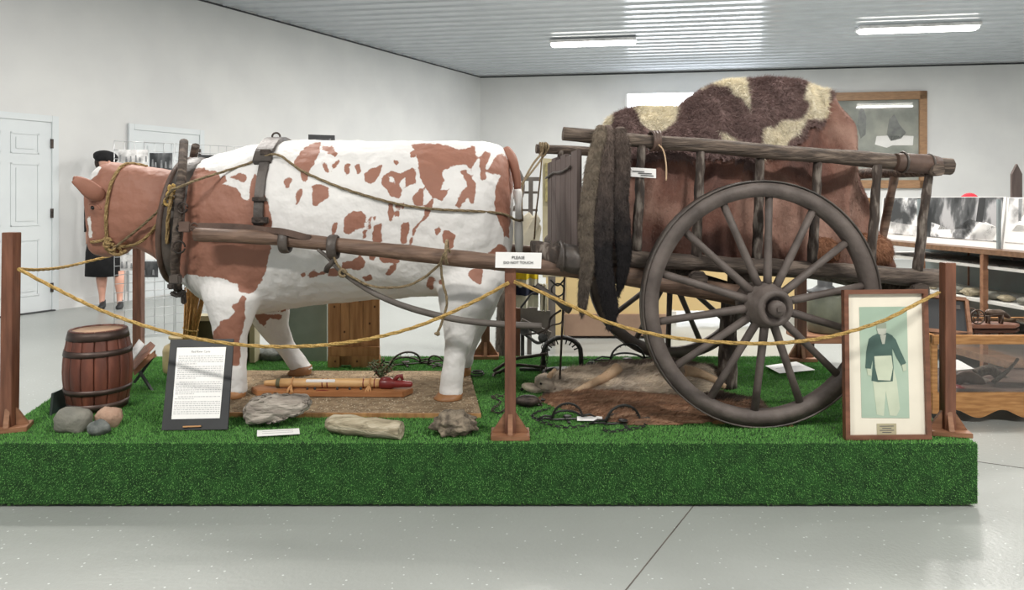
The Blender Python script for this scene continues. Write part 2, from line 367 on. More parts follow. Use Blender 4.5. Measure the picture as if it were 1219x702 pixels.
def fur(name, m, tris, n, length, width, comb, lift=.5, jit=.35, parent=None, val=None, seed=1, kind='stuff', taper=True):
    """one mesh of hair/grass blades rooted on the given triangles (world space)"""
    rs = np.random.RandomState(seed); T = np.array([[list(p) for p in t] for t in tris], dtype=np.float64)
    e1 = T[:, 1]-T[:, 0]; e2 = T[:, 2]-T[:, 0]; cr = np.cross(e1, e2); ar = np.linalg.norm(cr, axis=1); nn = cr/np.maximum(ar, 1e-12)[:, None]
    idx = rs.choice(len(T), n, p=ar/ar.sum()); u = rs.rand(n); v = rs.rand(n); fl = u+v > 1; u[fl] = 1-u[fl]; v[fl] = 1-v[fl]
    root = T[idx, 0]+e1[idx]*u[:, None]+e2[idx]*v[:, None]; nr = nn[idx]
    cb = np.array([list(comb(Vector(p))) for p in root]) if callable(comb) else np.tile(np.array(comb, float), (n, 1))
    cb = cb-nr*(cb*nr).sum(1)[:, None]; cb /= np.maximum(np.linalg.norm(cb, axis=1), 1e-6)[:, None]
    d = cb*(1-lift)+nr*lift+rs.randn(n, 3)*jit*.5; d /= np.linalg.norm(d, axis=1)[:, None]
    sd = np.cross(d, rs.randn(n, 3)); sd /= np.maximum(np.linalg.norm(sd, axis=1), 1e-6)[:, None]
    ln = length*(.6+.6*rs.rand(n))[:, None]
    V = np.empty((n, 3, 3)); V[:, 0] = root-sd*width/2-nr*.001; V[:, 1] = root+sd*width/2-nr*.001; V[:, 2] = root+d*ln
    vals = rs.rand(n) if val is None else val(root)
    off = np.array(list(wloc(parent))) if parent else np.array([0, 0, 0.])
    me = bpy.data.meshes.new(name); me.vertices.add(n*3); me.vertices.foreach_set('co', (V-off).reshape(-1))
    me.loops.add(n*3); me.loops.foreach_set('vertex_index', np.arange(n*3)); me.polygons.add(n); me.polygons.foreach_set('loop_start', np.arange(n)*3); me.polygons.foreach_set('loop_total', np.full(n, 3))
    a = me.attributes.new('patch', 'FLOAT', 'POINT'); a.data.foreach_set('value', np.repeat(vals, 3)); me.update(); me.validate()
    me.materials.append(m); o = bpy.data.objects.new(name, me); COL.objects.link(o)
    if parent: o.parent = parent
    if kind: o['kind'] = kind
    return o
def trisof(o):
    me = o.data; off = wloc(o); out = []
    for p in me.polygons:
        vs = [me.vertices[i].co+off for i in p.vertices]
        for k in range(1, len(vs)-1): out.append((vs[0], vs[k], vs[k+1]))
    return out
def sdpoly(px, py, polys):
    """largest inside distance (positive inside) to a list of pixel polygons"""
    best = np.full(px.shape, -30.0)
    for poly in polys:
        a = np.array(poly, float); b = np.roll(a, -1, 0); d2 = np.full(px.shape, 1e9); ins = np.zeros(px.shape, bool)
        for (x0, y0), (x1, y1) in zip(a, b):
            ex, ey = x1-x0, y1-y0; L2 = ex*ex+ey*ey+1e-9
            t = np.clip(((px-x0)*ex+(py-y0)*ey)/L2, 0, 1); d2 = np.minimum(d2, (px-x0-t*ex)**2+(py-y0-t*ey)**2)
            c = ((y0 > py) != (y1 > py)); xx = x0+(py-y0)*ex/(ey if abs(ey) > 1e-9 else 1e-9); ins ^= c & (px < xx)
        best = np.maximum(best, np.where(ins, 1, -1)*np.sqrt(d2))
    return best

# ------------------------------------------------------------------ the room
WL0 = Vector((-4.99, 7.9, 0)); WLD = Vector((.553, 1, 0)); COR = WL0+WLD*7.8         # left wall: point and direction, far corner
BWD = Vector((1, -.157, 0)); CZ = 3.83
LN = WLD.normalized(); LNn = Vector((-LN.y, LN.x, 0)); BN = BWD.normalized(); BNn = Vector((-BN.y, BN.x, 0))
A = WL0-WLD*14
fl = MB().prism([Vector((-16, -6, 0)), Vector((14, -6, 0)), Vector((14, 17, 0)), Vector((-16, 17, 0))], (0, 0, -.1)); struct(fl, 'floor', M['floor'])
mb = MB(); mb.prism([A, COR, COR+Vector((0, 0, CZ+.1)), A+Vector((0, 0, CZ+.1))], LNn*.12); struct(mb, 'wall_left', M['wall'])
E = COR+BWD*12.5
mb = MB(); mb.prism([COR, E, E+Vector((0, 0, CZ+.1)), COR+Vector((0, 0, CZ+.1))], BNn*.12); struct(mb, 'wall_back', M['wall'])
E2 = Vector((E.x, -5, 0)); mb = MB(); mb.prism([E, E2, E2+Vector((0, 0, CZ+.1)), E+Vector((0, 0, CZ+.1))], (.12, 0, 0)); struct(mb, 'wall_right', M['wall'])
# corrugated ceiling sheet, ribs parallel to the back wall
mb = MB(); k = 0; prof = []
while k < 72:
    t = k*.29
    prof += [(t, 0), (t+.20, 0), (t+.225, -.022), (t+.265, -.022)]; k += 1
row = []
for (t, z) in prof:
    q = COR-Vector((0, 1, 0))*t
    tt = (COR.y-q.y)/1.0
    a = COR-WLD*(t/(WLD.y+.157*WLD.x))       # where this rib meets the left wall
    a = a - LN*0
    b = a+BWD*22
    row.append((a+Vector((0, 0, CZ+z)), b+Vector((0, 0, CZ+z))))
vs = [p for r in row for p in r]; fs = [(2*i, 2*i+1, 2*i+3, 2*i+2) for i in range(len(row)-1)]
mb.add(vs, fs); struct(mb, 'ceiling', M['ceil'])
mb = MB(); mb.beam(A+Vector((0, 0, CZ-.03))-LNn*.006, COR+Vector((0, 0, CZ-.03))-LNn*.006, .014, .022); struct(mb, 'trim_1', M['trimdark'])
mb = MB(); mb.beam(COR+Vector((0, 0, CZ-.03))-BNn*.006, E+Vector((0, 0, CZ-.03))-BNn*.006, .014, .03); struct(mb, 'trim_2', M['trimdark'])
mb = MB(); mb.beam(A+Vector((0, 0, .05))-LNn*.008, COR+Vector((0, 0, .05))-LNn*.008, .014, .1); struct(mb, 'baseboard_left', M['wall'])
mb = MB()                                                       # sawn joint in the slab
for (a, b) in ((G(823, 605, .001), G(745, 702, .001)), (G(1162, 549, .001), G(1219, 557, .001))):
    d = (b-a).normalized(); a2 = a-d*(1.2 if a.x < 1.5 else .3); b2 = b+d*1.5; mb.beam(a2, b2, .004, .0012)
struct(mb, 'trim_3', M['greywood'])
def onleft(px):                                                # point on the left wall at column px
    k = (px-CX)/F; t = (k*WL0.y-WL0.x)/(WLD.x-k*WLD.y); return WL0+WLD*t
def onback(px):
    k = (px-CX)/F; t = (k*COR.y-COR.x)/(BWD.x-k*BWD.y); return COR+BWD*t
def panel_door(n, pxr, pxl, top, label):
    a = onleft(pxr); b = onleft(pxl) if pxl is not None else a-LN*.91
    W = (a-b).length; u = (a-b).normalized(); nrm = -LNn
    def q(s, z, d=0): return b+u*s+Vector((0, 0, z))+nrm*d
    mb = MB(); mb.prism([q(0, .012), q(W, .012), q(W, top), q(0, top)], nrm*.02)
    root = struct(mb, 'door_%d' % n, M['door'])
    fr = MB(); 
    for (s0, s1, z0, z1) in ((-.07, 0, 0, top+.07), (W, W+.07, 0, top+.07), (0, W, top, top+.07)):
        fr.prism([q(s0, z0), q(s1, z0), q(s1, z1), q(s0, z1)], nrm*.035)
    part(fr, 'door_frame', M['door'], root, .003)
    pn = MB()
    for c in (.14, .55):
        for (z0, z1) in ((.18, .78), (.92, 1.58), (1.68, 1.9)):
            s0 = W*c; s1 = W*(c+.31)
            for (x0, x1, y0, y1) in ((s0, s1, z0, z0+.018), (s0, s1, z1-.018, z1), (s0, s0+.018, z0, z1), (s1-.018, s1, z0, z1)):
                pn.prism([q(x0, y0, .02), q(x1, y0, .02), q(x1, y1, .02), q(x0, y1, .02)], nrm*.007)
            pn.prism([q(s0+.05, z0+.05, .02), q(s1-.05, z0+.05, .02), q(s1-.05, z1-.05, .02), q(s0+.05, z1-.05, .02)], nrm*.008)
    part(pn, 'panel_moulding', M['door'], root, .002)
    for z in (.25, 1.05, 1.8):
        h = MB(); h.prism([q(W-.012, z-.05, .02), q(W+.012, z-.05, .02), q(W+.012, z+.05, .02), q(W-.012, z+.05, .02)], nrm*.02); part(h, 'hinge', M['iron'], root)
    kn = MB(); kn.blob(q(.07, 1.0, .06), (.028, .028, .028), amp=0); kn.tube([q(.07, 1, .02), q(.07, 1, .06)], .01); part(kn, 'door_handle', M['iron'], root)
panel_door(1, 60, None, 2.03, '')
panel_door(2, 236, 158, 2.03, '')
th = MB(); th.beam(onleft(62)-LNn*.03-LN*1.0+Vector((0,0,.006)), onleft(62)-LNn*.03+Vector((0,0,.006)), .08, .012); struct(th, 'trim_4', M['trimdark'])
# bright high window in the back wall
def backrect(px0, px1, z0, z1, d0, d1):
    a = onback(px0); b = onback(px1)
    return [a-BNn*d0+Vector((0, 0, z0)), b-BNn*d0+Vector((0, 0, z0)), b-BNn*d0+Vector((0, 0, z1)), a-BNn*d0+Vector((0, 0, z1))], -BNn*(d1-d0)
wz1 = CH+124*onback(800).y/F; pl, o = backrect(747, 905, wz1-1.05, wz1, .002, .012)
root = struct(MB().prism(pl, o), 'window_1', M['sky'])
fr = MB()
for (x0, x1, a, b) in ((743.5, 747, wz1-1.1, wz1+.03), (905, 908, wz1-1.1, wz1+.03), (747, 905, wz1, wz1+.03), (747, 905, wz1-1.1, wz1-1.05), (825, 828, wz1-1.05, wz1)):
    pl, o = backrect(x0, x1, a, b, .002, .03); fr.prism(pl, o)
part(fr, 'window_frame', M['wall'], root)
# ceiling fixtures, with an added second row out of view
for i, (x, y, l) in enumerate(FIX):
    if y < 1: continue
    lab = {0: 'long ceiling light nearest the window wall, left of the pair above the cart', 1: 'larger bright ceiling light at the upper right of the room'}.get(i, None)
    if lab is None and i not in (2, 3, 6, 8, 9, 10): continue
    lab = lab or ['', '', 'strip ceiling light overhead at the left, above the ox', 'strip ceiling light overhead near the centre, above the cart', '', '', 'strip ceiling light overhead at the far right', '', 'added out-of-view strip light in the second row, at the left', 'added out-of-view strip light in the second row, above the far cart side', 'added out-of-view strip light in the second row, at the far right'][i]
    t = thing('ceiling_light', (x, y, CZ-.11), lab, 'ceiling light', 'strip lights on the metal ceiling')
    Mr = Matrix.Rotation(R(-9), 3, 'Z')
    part(MB().box((x, y, CZ-.045), (l+.02, .26, .05), Mr), 'lamp_housing', M['lampcase'], t, .006)
    mb = MB(); prof = []
    for k2 in range(9):
        a = math.pi*k2/8; prof.append((math.cos(a)*.12, -math.sin(a)*.055))
    rings = [[Vector((x, y, CZ-.07))+Mr @ Vector((sx, p[0]*sq, p[1]*sq)) for p in prof] for (sx, sq) in ((-l/2, .55), (-l/2+.04, 1), (l/2-.04, 1), (l/2, .55))]
    mb.loft(rings, cap=True, closed=True); part(mb, 'diffuser', M['lamp'], t)

# ------------------------------------------------------------------ the turf platform
FD = 2.88; BD = 4.46; XR = 1.836
pc = [Vector((-2.09, FD, 0)), Vector((XR, FD, 0)), Vector((XR, BD, 0)), Vector((-2.43, BD, 0))]
top = [p+Vector((0, 0, PZ)) for p in pc]
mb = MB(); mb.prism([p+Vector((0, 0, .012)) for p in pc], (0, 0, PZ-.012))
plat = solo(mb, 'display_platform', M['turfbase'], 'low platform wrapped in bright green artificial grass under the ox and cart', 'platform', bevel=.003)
for v in plat.data.vertices:                                    # the sagging hem
    if v.co.z < .02: v.co.z += 0
tris = [(top[0], top[1], top[2]), (top[0], top[2], top[3])]
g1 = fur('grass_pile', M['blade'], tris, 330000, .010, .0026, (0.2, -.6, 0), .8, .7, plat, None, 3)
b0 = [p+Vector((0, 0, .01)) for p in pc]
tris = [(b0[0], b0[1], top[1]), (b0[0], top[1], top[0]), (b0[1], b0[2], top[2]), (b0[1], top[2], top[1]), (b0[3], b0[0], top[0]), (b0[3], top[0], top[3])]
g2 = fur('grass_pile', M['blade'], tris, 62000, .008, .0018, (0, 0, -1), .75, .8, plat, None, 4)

# ------------------------------------------------------------------ gravel board
gb = [Vector((-1.5, 3.24, PZ)), Vector((-.136, 3.22, PZ)), Vector((-.235, 4.02, PZ)), Vector((-1.62, 4.04, PZ))]
t = thing('gravel_board', (-.8, 3.6, PZ), 'sand and gravel covered board lying under the ox hooves', 'gravel board')
part(MB().prism(gb, (0, 0, .016)), 'board', M['gravel'], t)
part(MB().beam(gb[0]+Vector((0, -.004, .01)), gb[1]+Vector((0, -.004, .01)), .01, .02), 'board_edge', M['pine'], t)
mb = MB()
for i in range(2600):
    u, v = random.random(), random.random()**1.2
    p = gb[0].lerp(gb[1], u).lerp(gb[3].lerp(gb[2], u), v*.98+.01)+Vector((0, 0, .017)); s = rnd(.002, .0055)
    q = [p+Vector((rnd(-1, 1), rnd(-1, 1), rnd(-.3, .3)))*s for _ in range(4)]+[p+Vector((0, 0, s*.9))]
    a = rnd(0, 6)
    q = [p+Vector((math.cos(a+k*1.57)*s*rnd(.6, 1.2), math.sin(a+k*1.57)*s*rnd(.6, 1.2), 0)) for k in range(4)]+[p+Vector((0, 0, s*.8))]
    mb.add(q, [(0, 1, 4), (1, 2, 4), (2, 3, 4), (3, 0, 4)])
tag(part(mb, 'gravel', M['stones'], t), kind='stuff')

# ------------------------------------------------------------------ the ox
OY = 3.72
def ring(px, yt, yb, wd, D=OY, n=28, ex=2.3, yc=0, egg=0):
    a = P(px, yt, D); b = P(px, yb, D); c = (a+b)/2; h = (a.z-b.z)/2; out = []
    for k in range(n):
        t = 2*math.pi*k/n; cs, sn = math.cos(t), math.sin(t)
        e = 2/ex; z = math.copysign(abs(sn)**e, sn); y = math.copysign(abs(cs)**e, cs)
        out.append(Vector((c.x, c.y+yc+y*wd*(1+egg*z), c.z+z*h)))
    return out
mb = MB()
mb.loft([ring(*a) for a in ((205, 207, 325, .15), (222, 199, 338, .19), (240, 192, 352, .23), (265, 184, 366, .28), (300, 173, 376, .31), (345, 167, 367, .335), (400, 167, 359, .35), (460, 168, 355, .355), (510, 168, 352, .35), (550, 169, 350, .33), (580, 169, 345, .29), (597, 174, 335, .23), (606, 186, 315, .15), (610, 215, 290, .06))])
mb.loft([ring(*a) for a in ((225, 200, 336, .16), (205, 203, 322, .14), (185, 199, 305, .135), (165, 196, 294, .135), (148, 194, 297, .13), (132, 193, 301, .12), (121, 196, 302, .105), (113, 204, 299, .088), (108.5, 222, 288, .055))])
# muzzle
mb.loft([ring(*a) for a in ((150, 262, 302, .10), (130, 258, 305, .085), (117, 262, 304, .075), (110, 270, 299, .055), (107, 277, 292, .03))])
# brow bulges
mb.blob(P(117, 244, 3.61), (.045, .03, .05), amp=0); mb.blob(P(117, 244, 3.83), (.045, .03, .05), amp=0)
def leg(pts):   # (px, py, D, rx, ry)
    rings = []
    for i, (px, py, D, rx, ry) in enumerate(pts):
        c = P(px, py, D); rings.append([c+Vector((math.cos(2*math.pi*k/18)*rx*D/F, math.sin(2*math.pi*k/18)*ry, 0)) for k in range(18)])
    mb.loft(rings)
leg([(283, 320, 3.6, 42, .12), (278, 352, 3.52, 36, .11), (276, 380, 3.5, 25, .09), (274, 400, 3.5, 20, .075), (279, 425, 3.5, 14, .055), (281, 445, 3.5, 12, .05), (280, 468, 3.5, 14, .055)])
leg([(310, 330, 3.8, 35, .11), (318, 360, 3.9, 26, .09), (322, 385, 3.93, 21, .07), (335, 408, 3.95, 16, .055), (349, 425, 3.95, 13, .05), (361, 440, 3.95, 12.5, .052)])
leg([(560, 300, 3.6, 48, .14), (562, 335, 3.53, 42, .13), (556, 362, 3.48, 33, .11), (548, 392, 3.47, 20, .08), (545, 412, 3.47, 15.5, .06), (540, 435, 3.47, 14, .055), (538, 455, 3.47, 14.5, .057), (537, 471, 3.47, 15, .06)])
leg([(566, 300, 3.85, 44, .14), (566, 340, 3.9, 36, .12), (562, 370, 3.93, 28, .1), (556, 400, 3.94, 17, .07), (552, 420, 3.94, 13, .055), (550, 438, 3.94, 13, .055)])
me = bpy.data.meshes.new('raw'); me.from_pydata(mb.v, [], mb.f); bm = bmesh.new(); bm.from_mesh(me); bmesh.ops.recalc_face_normals(bm, faces=bm.faces); bm.to_mesh(me); bm.free()
tmp = bpy.data.objects.new('raw', me); COL.objects.link(tmp)
md = tmp.modifiers.new('r', 'REMESH'); md.mode = 'VOXEL'; md.voxel_size = .011
ms = tmp.modifiers.new('s', 'SMOOTH'); ms.factor = .6; ms.iterations = 9
dg = bpy.context.evaluated_depsgraph_get(); om = bpy.data.meshes.new_from_object(tmp.evaluated_get(dg)); bpy.data.objects.remove(tmp)
ox = thing('painted_ox', (-1.0, OY, PZ+.016), 'life-size papier-mache ox painted brown and white, harnessed to the cart', 'ox')
om.name = 'body'; n = len(om.vertices); co = np.empty(n*3); om.vertices.foreach_get('co', co); co = co.reshape(-1, 3)
for i in range(n):                                             # lumpy hand-made surface
    q = Vector(co[i]); k = noise.noise(q*7)*.008+noise.noise(q*20)*.0035+noise.noise(q*45)*.0015
    co[i] += np.array(om.vertices[i].normal)*k
OXB = BVHTree.FromPolygons([Vector(c) for c in co], [list(p.vertices) for p in om.polygons])
Ym = np.where((co[:, 1] > OY) & (co[:, 2] > .62), 2*OY-co[:, 1], co[:, 1])
PX = CX+co[:, 0]*F/Ym; PY = HY+(CH-co[:, 2])*F/Ym
def c4(l): return [(220+x/2.807, 150+y/2.807) for x, y in l]
def c6(l): return [(200+x/4.13, 330+y/4.13) for x, y in l]
patches = [
 [(60, 150), (212, 150), (230, 199), (246, 201), (262, 206), (262, 217), (281, 223), (290, 238), (296, 238), (297, 225), (303, 208), (316, 213), (314, 226), (319, 243), (324, 262), (322, 300), (316, 325), (309, 338), (303, 348), (292, 350), (285, 347), (282, 338), (262, 330), (240, 329), (222, 326), (205, 345), (60, 345)],
 c6([(372, 78), (390, 105), (376, 150), (381, 200), (368, 250), (352, 292), (356, 430), (312, 437), (280, 430), (218, 300), (222, 268), (268, 212), (300, 200), (330, 165), (312, 150), (322, 130), (345, 122)]),
 c6([(425, 182), (475, 180), (560, 184), (562, 205), (540, 212), (505, 200), (482, 215), (480, 250), (460, 235)]),
 c4([(108, 180), (135, 165), (140, 185), (120, 200)]), c4([(150, 170), (190, 155), (208, 170), (200, 187), (175, 182)]),
 c4([(365, 120), (390, 80), (420, 60), (455, 52), (450, 90), (430, 130), (415, 150), (410, 185), (395, 190), (385, 150), (362, 135)]),
 c4([(458, 65), (490, 68), (512, 90), (505, 108), (490, 95), (460, 80)]), c4([(455, 115), (475, 130), (482, 150), (475, 160), (462, 140)]), c4([(488, 130), (515, 112), (520, 120), (495, 150)]),
 c4([(535, 128), (550, 128), (552, 155), (540, 163), (533, 150)]), c4([(568, 130), (585, 124), (588, 150), (575, 160)]),
 c4([(332, 180), (355, 170), (362, 180), (352, 205), (335, 208)]), c4([(372, 220), (390, 208), (395, 225), (380, 262), (370, 265)]), c4([(425, 200), (440, 195), (455, 195), (482, 205), (485, 235), (465, 250), (440, 270), (428, 265)]),
 c4([(600, 160), (625, 140), (660, 130), (655, 155), (640, 180), (622, 200), (602, 185)]), c4([(695, 115), (705, 105), (715, 125), (705, 132)]),
 c4([(752, 90), (762, 80), (772, 95), (768, 108), (755, 105)]),
 c4([(660, 165), (690, 150), (720, 160), (760, 138), (775, 160), (770, 190), (730, 205), (720, 240), (690, 235), (660, 195)]),
 c4([(758, 60), (850, 58), (920, 78), (968, 65), (975, 110), (960, 140), (962, 165), (945, 130), (900, 130), (855, 155), (870, 180), (850, 215), (885, 210), (860, 250), (830, 240), (800, 200), (785, 175), (780, 120)]),
 c4([(785, 208), (798, 210), (795, 265), (765, 265), (762, 240)]), c4([(680, 260), (698, 255), (698, 315), (680, 318)]), c4([(702, 255), (718, 260), (716, 303), (706, 300)]), c4([(722, 252), (736, 256), (734, 276), (724, 274)]),
 c4([(920, 150), (940, 148), (972, 190), (970, 240), (960, 268), (945, 240), (918, 275), (905, 265), (925, 220), (945, 200)]),
 c4([(985, 105), (1005, 85), (1025, 90), (1010, 120), (1005, 160), (1008, 180), (990, 185), (985, 140)]), c4([(1010, 150), (1040, 100), (1060, 90), (1078, 110), (1090, 100), (1110, 170), (1090, 230), (1085, 375), (1070, 370), (1040, 300), (1036, 230), (1045, 180), (1060, 165), (1030, 160)]),
 c4([(530, 310), (550, 288), (590, 282), (606, 300), (600, 340), (570, 345), (545, 370), (532, 355)]), c4([(492, 330), (505, 318), (510, 325), (498, 375), (488, 370)]), c4([(592, 350), (608, 348), (608, 372), (595, 380)]), c4([(612, 308), (622, 305), (622, 345), (614, 345)]), c4([(628, 300), (638, 298), (638, 312), (630, 320)]),
 c4([(632, 330), (660, 322), (655, 350), (662, 388), (640, 395), (624, 380)]), c4([(722, 320), (750, 318), (748, 350), (738, 395), (722, 395)]), c4([(803, 265), (830, 240), (830, 258), (815, 300), (770, 345), (755, 398), (747, 395), (765, 340), (800, 300)]),
 c4([(835, 345), (850, 332), (858, 348), (840, 370)]), c4([(862, 350), (885, 348), (905, 365), (895, 410), (880, 415), (862, 385)]),
 c4([(1015, 420), (1050, 395), (1070, 400), (1075, 420), (1060, 450), (1035, 485), (1010, 460)]), c4([(950, 480), (975, 470), (998, 480), (988, 530), (962, 515), (948, 500)]),
 c4([(805, 520), (820, 502), (836, 512), (826, 548), (808, 540)]), c4([(845, 510), (862, 512), (868, 540), (855, 535)]),
 c4([(525, 455), (560, 450), (585, 430), (603, 455), (598, 475), (575, 483), (525, 478)]), c4([(475, 482), (510, 472), (530, 490), (505, 503), (478, 500)]), c4([(412, 490), (430, 480), (445, 490), (470, 484), (470, 492), (430, 505), (415, 508)]), c4([(388, 495), (403, 487), (405, 500), (392, 506)]),
 c4([(592, 502), (620, 498), (627, 512), (600, 516)]), c4([(670, 495), (690, 465), (708, 460), (705, 480), (680, 502)]), c4([(612, 425), (640, 428), (638, 455), (618, 448)]), c4([(650, 435), (690, 440), (720, 445), (718, 458), (665, 457), (648, 445)]),
]
holes = [c4([(120, 150), (170, 150), (145, 162)]), c4([(60, 505), (75, 502), (95, 552), (82, 550)]), c4([(740-20, 185), (735, 175), (740, 200), (725, 215), (718, 200)]), c4([(680, 165), (700, 170), (705, 195), (685, 185)]), [(98, 198), (116, 197), (121, 199), (110, 214), (98, 214)], [(104, 258), (107, 258), (110, 284), (106, 282)]]
pt = np.minimum(sdpoly(PX, PY, patches), -sdpoly(PX, PY, holes)); pt = np.clip(pt, -14, 14)
base = np.array(list(ox.location)); om.vertices.foreach_set('co', (co-base).reshape(-1))
a = om.attributes.new('patch', 'FLOAT', 'POINT'); a.data.foreach_set('value', pt); om.polygons.foreach_set('use_smooth', [True]*len(om.polygons)); om.materials.clear(); om.materials.append(M['cowpaint']); om.update()
body = bpy.data.objects.new('body', om); COL.objects.link(body); body.parent = ox
def hitD(px, py, default=3.5):
    d = Vector(((px-CX)/F, 1, -(py-HY)/F)); r = OXB.ray_cast(Vector((0, 0, CH)), d.normalized()); return r[0].y if r[0] else default
def on_ox(px, py, off=.012): return P(px, py, hitD(px, py, OY-.05)-off)
# ears, eyes, nostrils, hooves, tail
for D, sgn in ((3.60, -1), (3.86, 1)):
    e = MB(); pts = smoothpath([P(124, 233, D), P(112, 229, D+sgn*.04), P(100, 220, D+sgn*.07), P(88, 213, D+sgn*.09)], 5); nn = len(pts)
    e.tube(pts, [.015+.026*math.sin(math.pi*(i/(nn-1))**.75*.93+.1) for i in range(nn)], 12, flat=.45, up=(0, -.3, 1)); part(e, 'ear', M['ear'], ox)
ex = hitD(110.5, 247, 3.6)
e = MB(); e.blob(P(111, 247, ex+.006), (.013, .012, .012), amp=0, sub=2); part(e, 'eye', M['eye'], ox)
e = MB(); e.blob(P(111, 247, 2*OY-ex-.006), (.013, .012, .012), amp=0, sub=2); part(e, 'eye', M['eye'], ox)
e = MB(); e.tube(smoothpath([on_ox(106.5, 243, 0), on_ox(111, 241.5, 0), on_ox(117, 245, 0), on_ox(120, 249, 0)], 4), .005, 6); part(e, 'eyelid', M['ear'], ox)
e = MB(); e.blob(on_ox(113, 287, -.004), (.012, .008, .008), amp=0, sub=2); part(e, 'nostril', M['eye'], ox)
def hoof(px, py, D, w, l):
    c = P(px, py, D); z0 = PZ+.017; zt = c.z; mbh = MB(); rings = []
    for (z, k) in ((z0, 1.12), (z0+.004, 1.16), ((z0+zt)/2, 1.08), (zt+.01, .98)):
        r = []
        for j in range(20):
            t = 2*math.pi*j/20; r.append(Vector((c.x-.01*(k-1)*8+math.cos(t)*l*k, c.y+math.sin(t)*w*k, z)))
        rings.append(r)
    mbh.loft(rings); part(mbh, 'hoof', M['hoof'], ox, .002)
hoof(279, 466, 3.5, .055, .055); hoof(359, 437, 3.95, .052, .055); hoof(536, 469, 3.47, .06, .06); hoof(549, 437, 3.94, .055, .055)
t1 = MB(); pts = smoothpath([P(602, 180, 3.70), P(610, 190, 3.66), P(615, 212, 3.66), P(616, 225, 3.66), P(617, 250, 3.66), P(618, 300, 3.67)], 5)
k = 15; t1.tube(pts[:k+1], [.03-.0008*i for i in range(k+1)], 12); part(t1, 'tail_head', M['ear'], ox)
t1 = MB(); t1.tube(pts[k:], [.019+.004*math.sin(i) for i in range(len(pts)-k)], 12); part(t1, 'tail', M['white'], ox)

# ------------------------------------------------------------------ harness
hr = thing('ox_harness', (-1.55, OY, 1.0), 'dark leather collar with wooden hames, back pad and shaft loops worn by the ox', 'harness')
# collar
mb = MB(); cpts = []
for k in range(36):
    t = 2*math.pi*k/36; px = 229-9*math.sin(t)*-1; cc = P(226, 262, OY); 
    cpts.append(Vector((cc.x+.02+.035*math.sin(t), OY+math.cos(t)*.225, cc.z+math.sin(t)*(.285 if math.sin(t) > 0 else .29))))
mb.tube(cpts, .062, 12, flat=.6, up=(1, 0, 0), closed=True); part(mb, 'collar', M['leather'], hr)
mb = MB(); mb.tube([p+(p-Vector((p.x, OY, 1.1))).normalized()*.02+Vector((-.055, 0, 0)) for p in cpts], .017, 8, closed=True); part(mb, 'collar_rim', M['leatherbr'], hr)
for sgn, pxs in ((-1, ((219, 168, 3.62), (217, 200, 3.47), (214, 235, 3.42), (211, 275, 3.41), (208, 315, 3.46), (212, 345, 3.56))), (1, ((233, 173, 3.86), (228, 200, 3.97), (222, 240, 4.02), (218, 280, 4.02), (214, 315, 3.97), (212, 340, 3.85)))):
    mb = MB(); mb.tube(smoothpath([P(*q) for q in pxs], 5), [.016]*26, 8, flat=1.3); part(mb, 'hame', M['agedwood'], hr)
for (px, py, r) in ((217, 247, .024), (213, 294, .028), (214, 272, .016)):
    mb = MB(); mb.tube(arc(P(px, py, 3.385), r, 0, 345, 18), .0045, 6, closed=False); part(mb, 'ring', M['iron'], hr)
mb = MB(); mb.box(P(220, 270, 3.39), (.055, .02, .05)); mb.tube([P(226, 270, 3.385), P(236, 272, 3.37)], .009); mb.tube(arc(P(231, 270, 3.38), .018, 0, 340, 12), .005, 6); part(mb, 'trace_hook', M['leatherbr'], hr, .004)
mb = MB(); mb.box(P(209, 332, 3.46), (.05, .04, .045)); mb.box(P(205, 340, 3.5), (.03, .05, .03)); mb.tube([P(203, 348, 3.52), P(212, 352, 3.53), P(220, 346, 3.53)], .014); mb.tube([P(218, 345, 3.55), P(219, 362, 3.55)], .014); part(mb, 'hame_strap', M['leather'], hr, .006)
# back pad and girth strap
def strap(pts, wd, th, name, m=M['leather'], n=6):
    pts = smoothpath(pts, n); mbx = MB(); rings = []
    for i, p in enumerate(pts):
        d = (pts[min(i+1, len(pts)-1)]-pts[max(i-1, 0)]).normalized(); c = Vector((0, OY, 1.0)); out = Vector((0, p.y-OY, (p.z-1.05)*1.0)); out = (out-d*out.dot(d))
        if out.length < 1e-4: out = Vector((0, -1, 0))
        out.normalize(); s = d.cross(out).normalized(); wv = wd[i*len(wd)//len(pts)] if isinstance(wd, list) else wd
        rings.append([p+s*wv/2-out*th*.5, p+s*wv/2+out*th, p-s*wv/2+out*th, p-s*wv/2-out*th*.5])
    mbx.loft(rings, sm=False); return part(mbx, name, m, hr, .002)
top = OXB.ray_cast(Vector((P(324, 100, OY).x, OY, 2.5)), Vector((0, 0, -1)))[0]
def girth(angs, px):
    out = []
    for a_ in angs:
        o_ = Vector((P(px, 230, 3.55).x+.0, OY, 1.08)); d = Vector((0, -math.cos(R(a_)), math.sin(R(a_))))
        h = OXB.ray_cast(o_+d*1.5, -d)[0]; out.append(h+d*.006)
    return out
strap(girth([128, 110, 90, 75, 60, 50], 319), .085, .02, 'back_pad')
strap(girth([55, 45, 30, 15, 2], 322), .045, .012, 'girth_strap')
strap(girth([125, 135, 150, 165, 178], 322), .045, .012, 'girth_strap')
for (an, dv_, sz) in ((58, (0, -.02, 0), (.05, .02, .035)), (22, (.005, -.015, 0), (.065, .018, .02)), (6, (.012, -.015, 0), (.075, .02, .03))):
    part(MB().box(girth([an], 322)[0]+Vector(dv_), sz), 'buckle', M['iron'], hr, .003)
part(MB().tube(arc(girth([84], 320)[0]+Vector((0, -.015, .02)), .02, 0, 340, 14), .005, 6), 'pad_ring', M['iron'], hr)

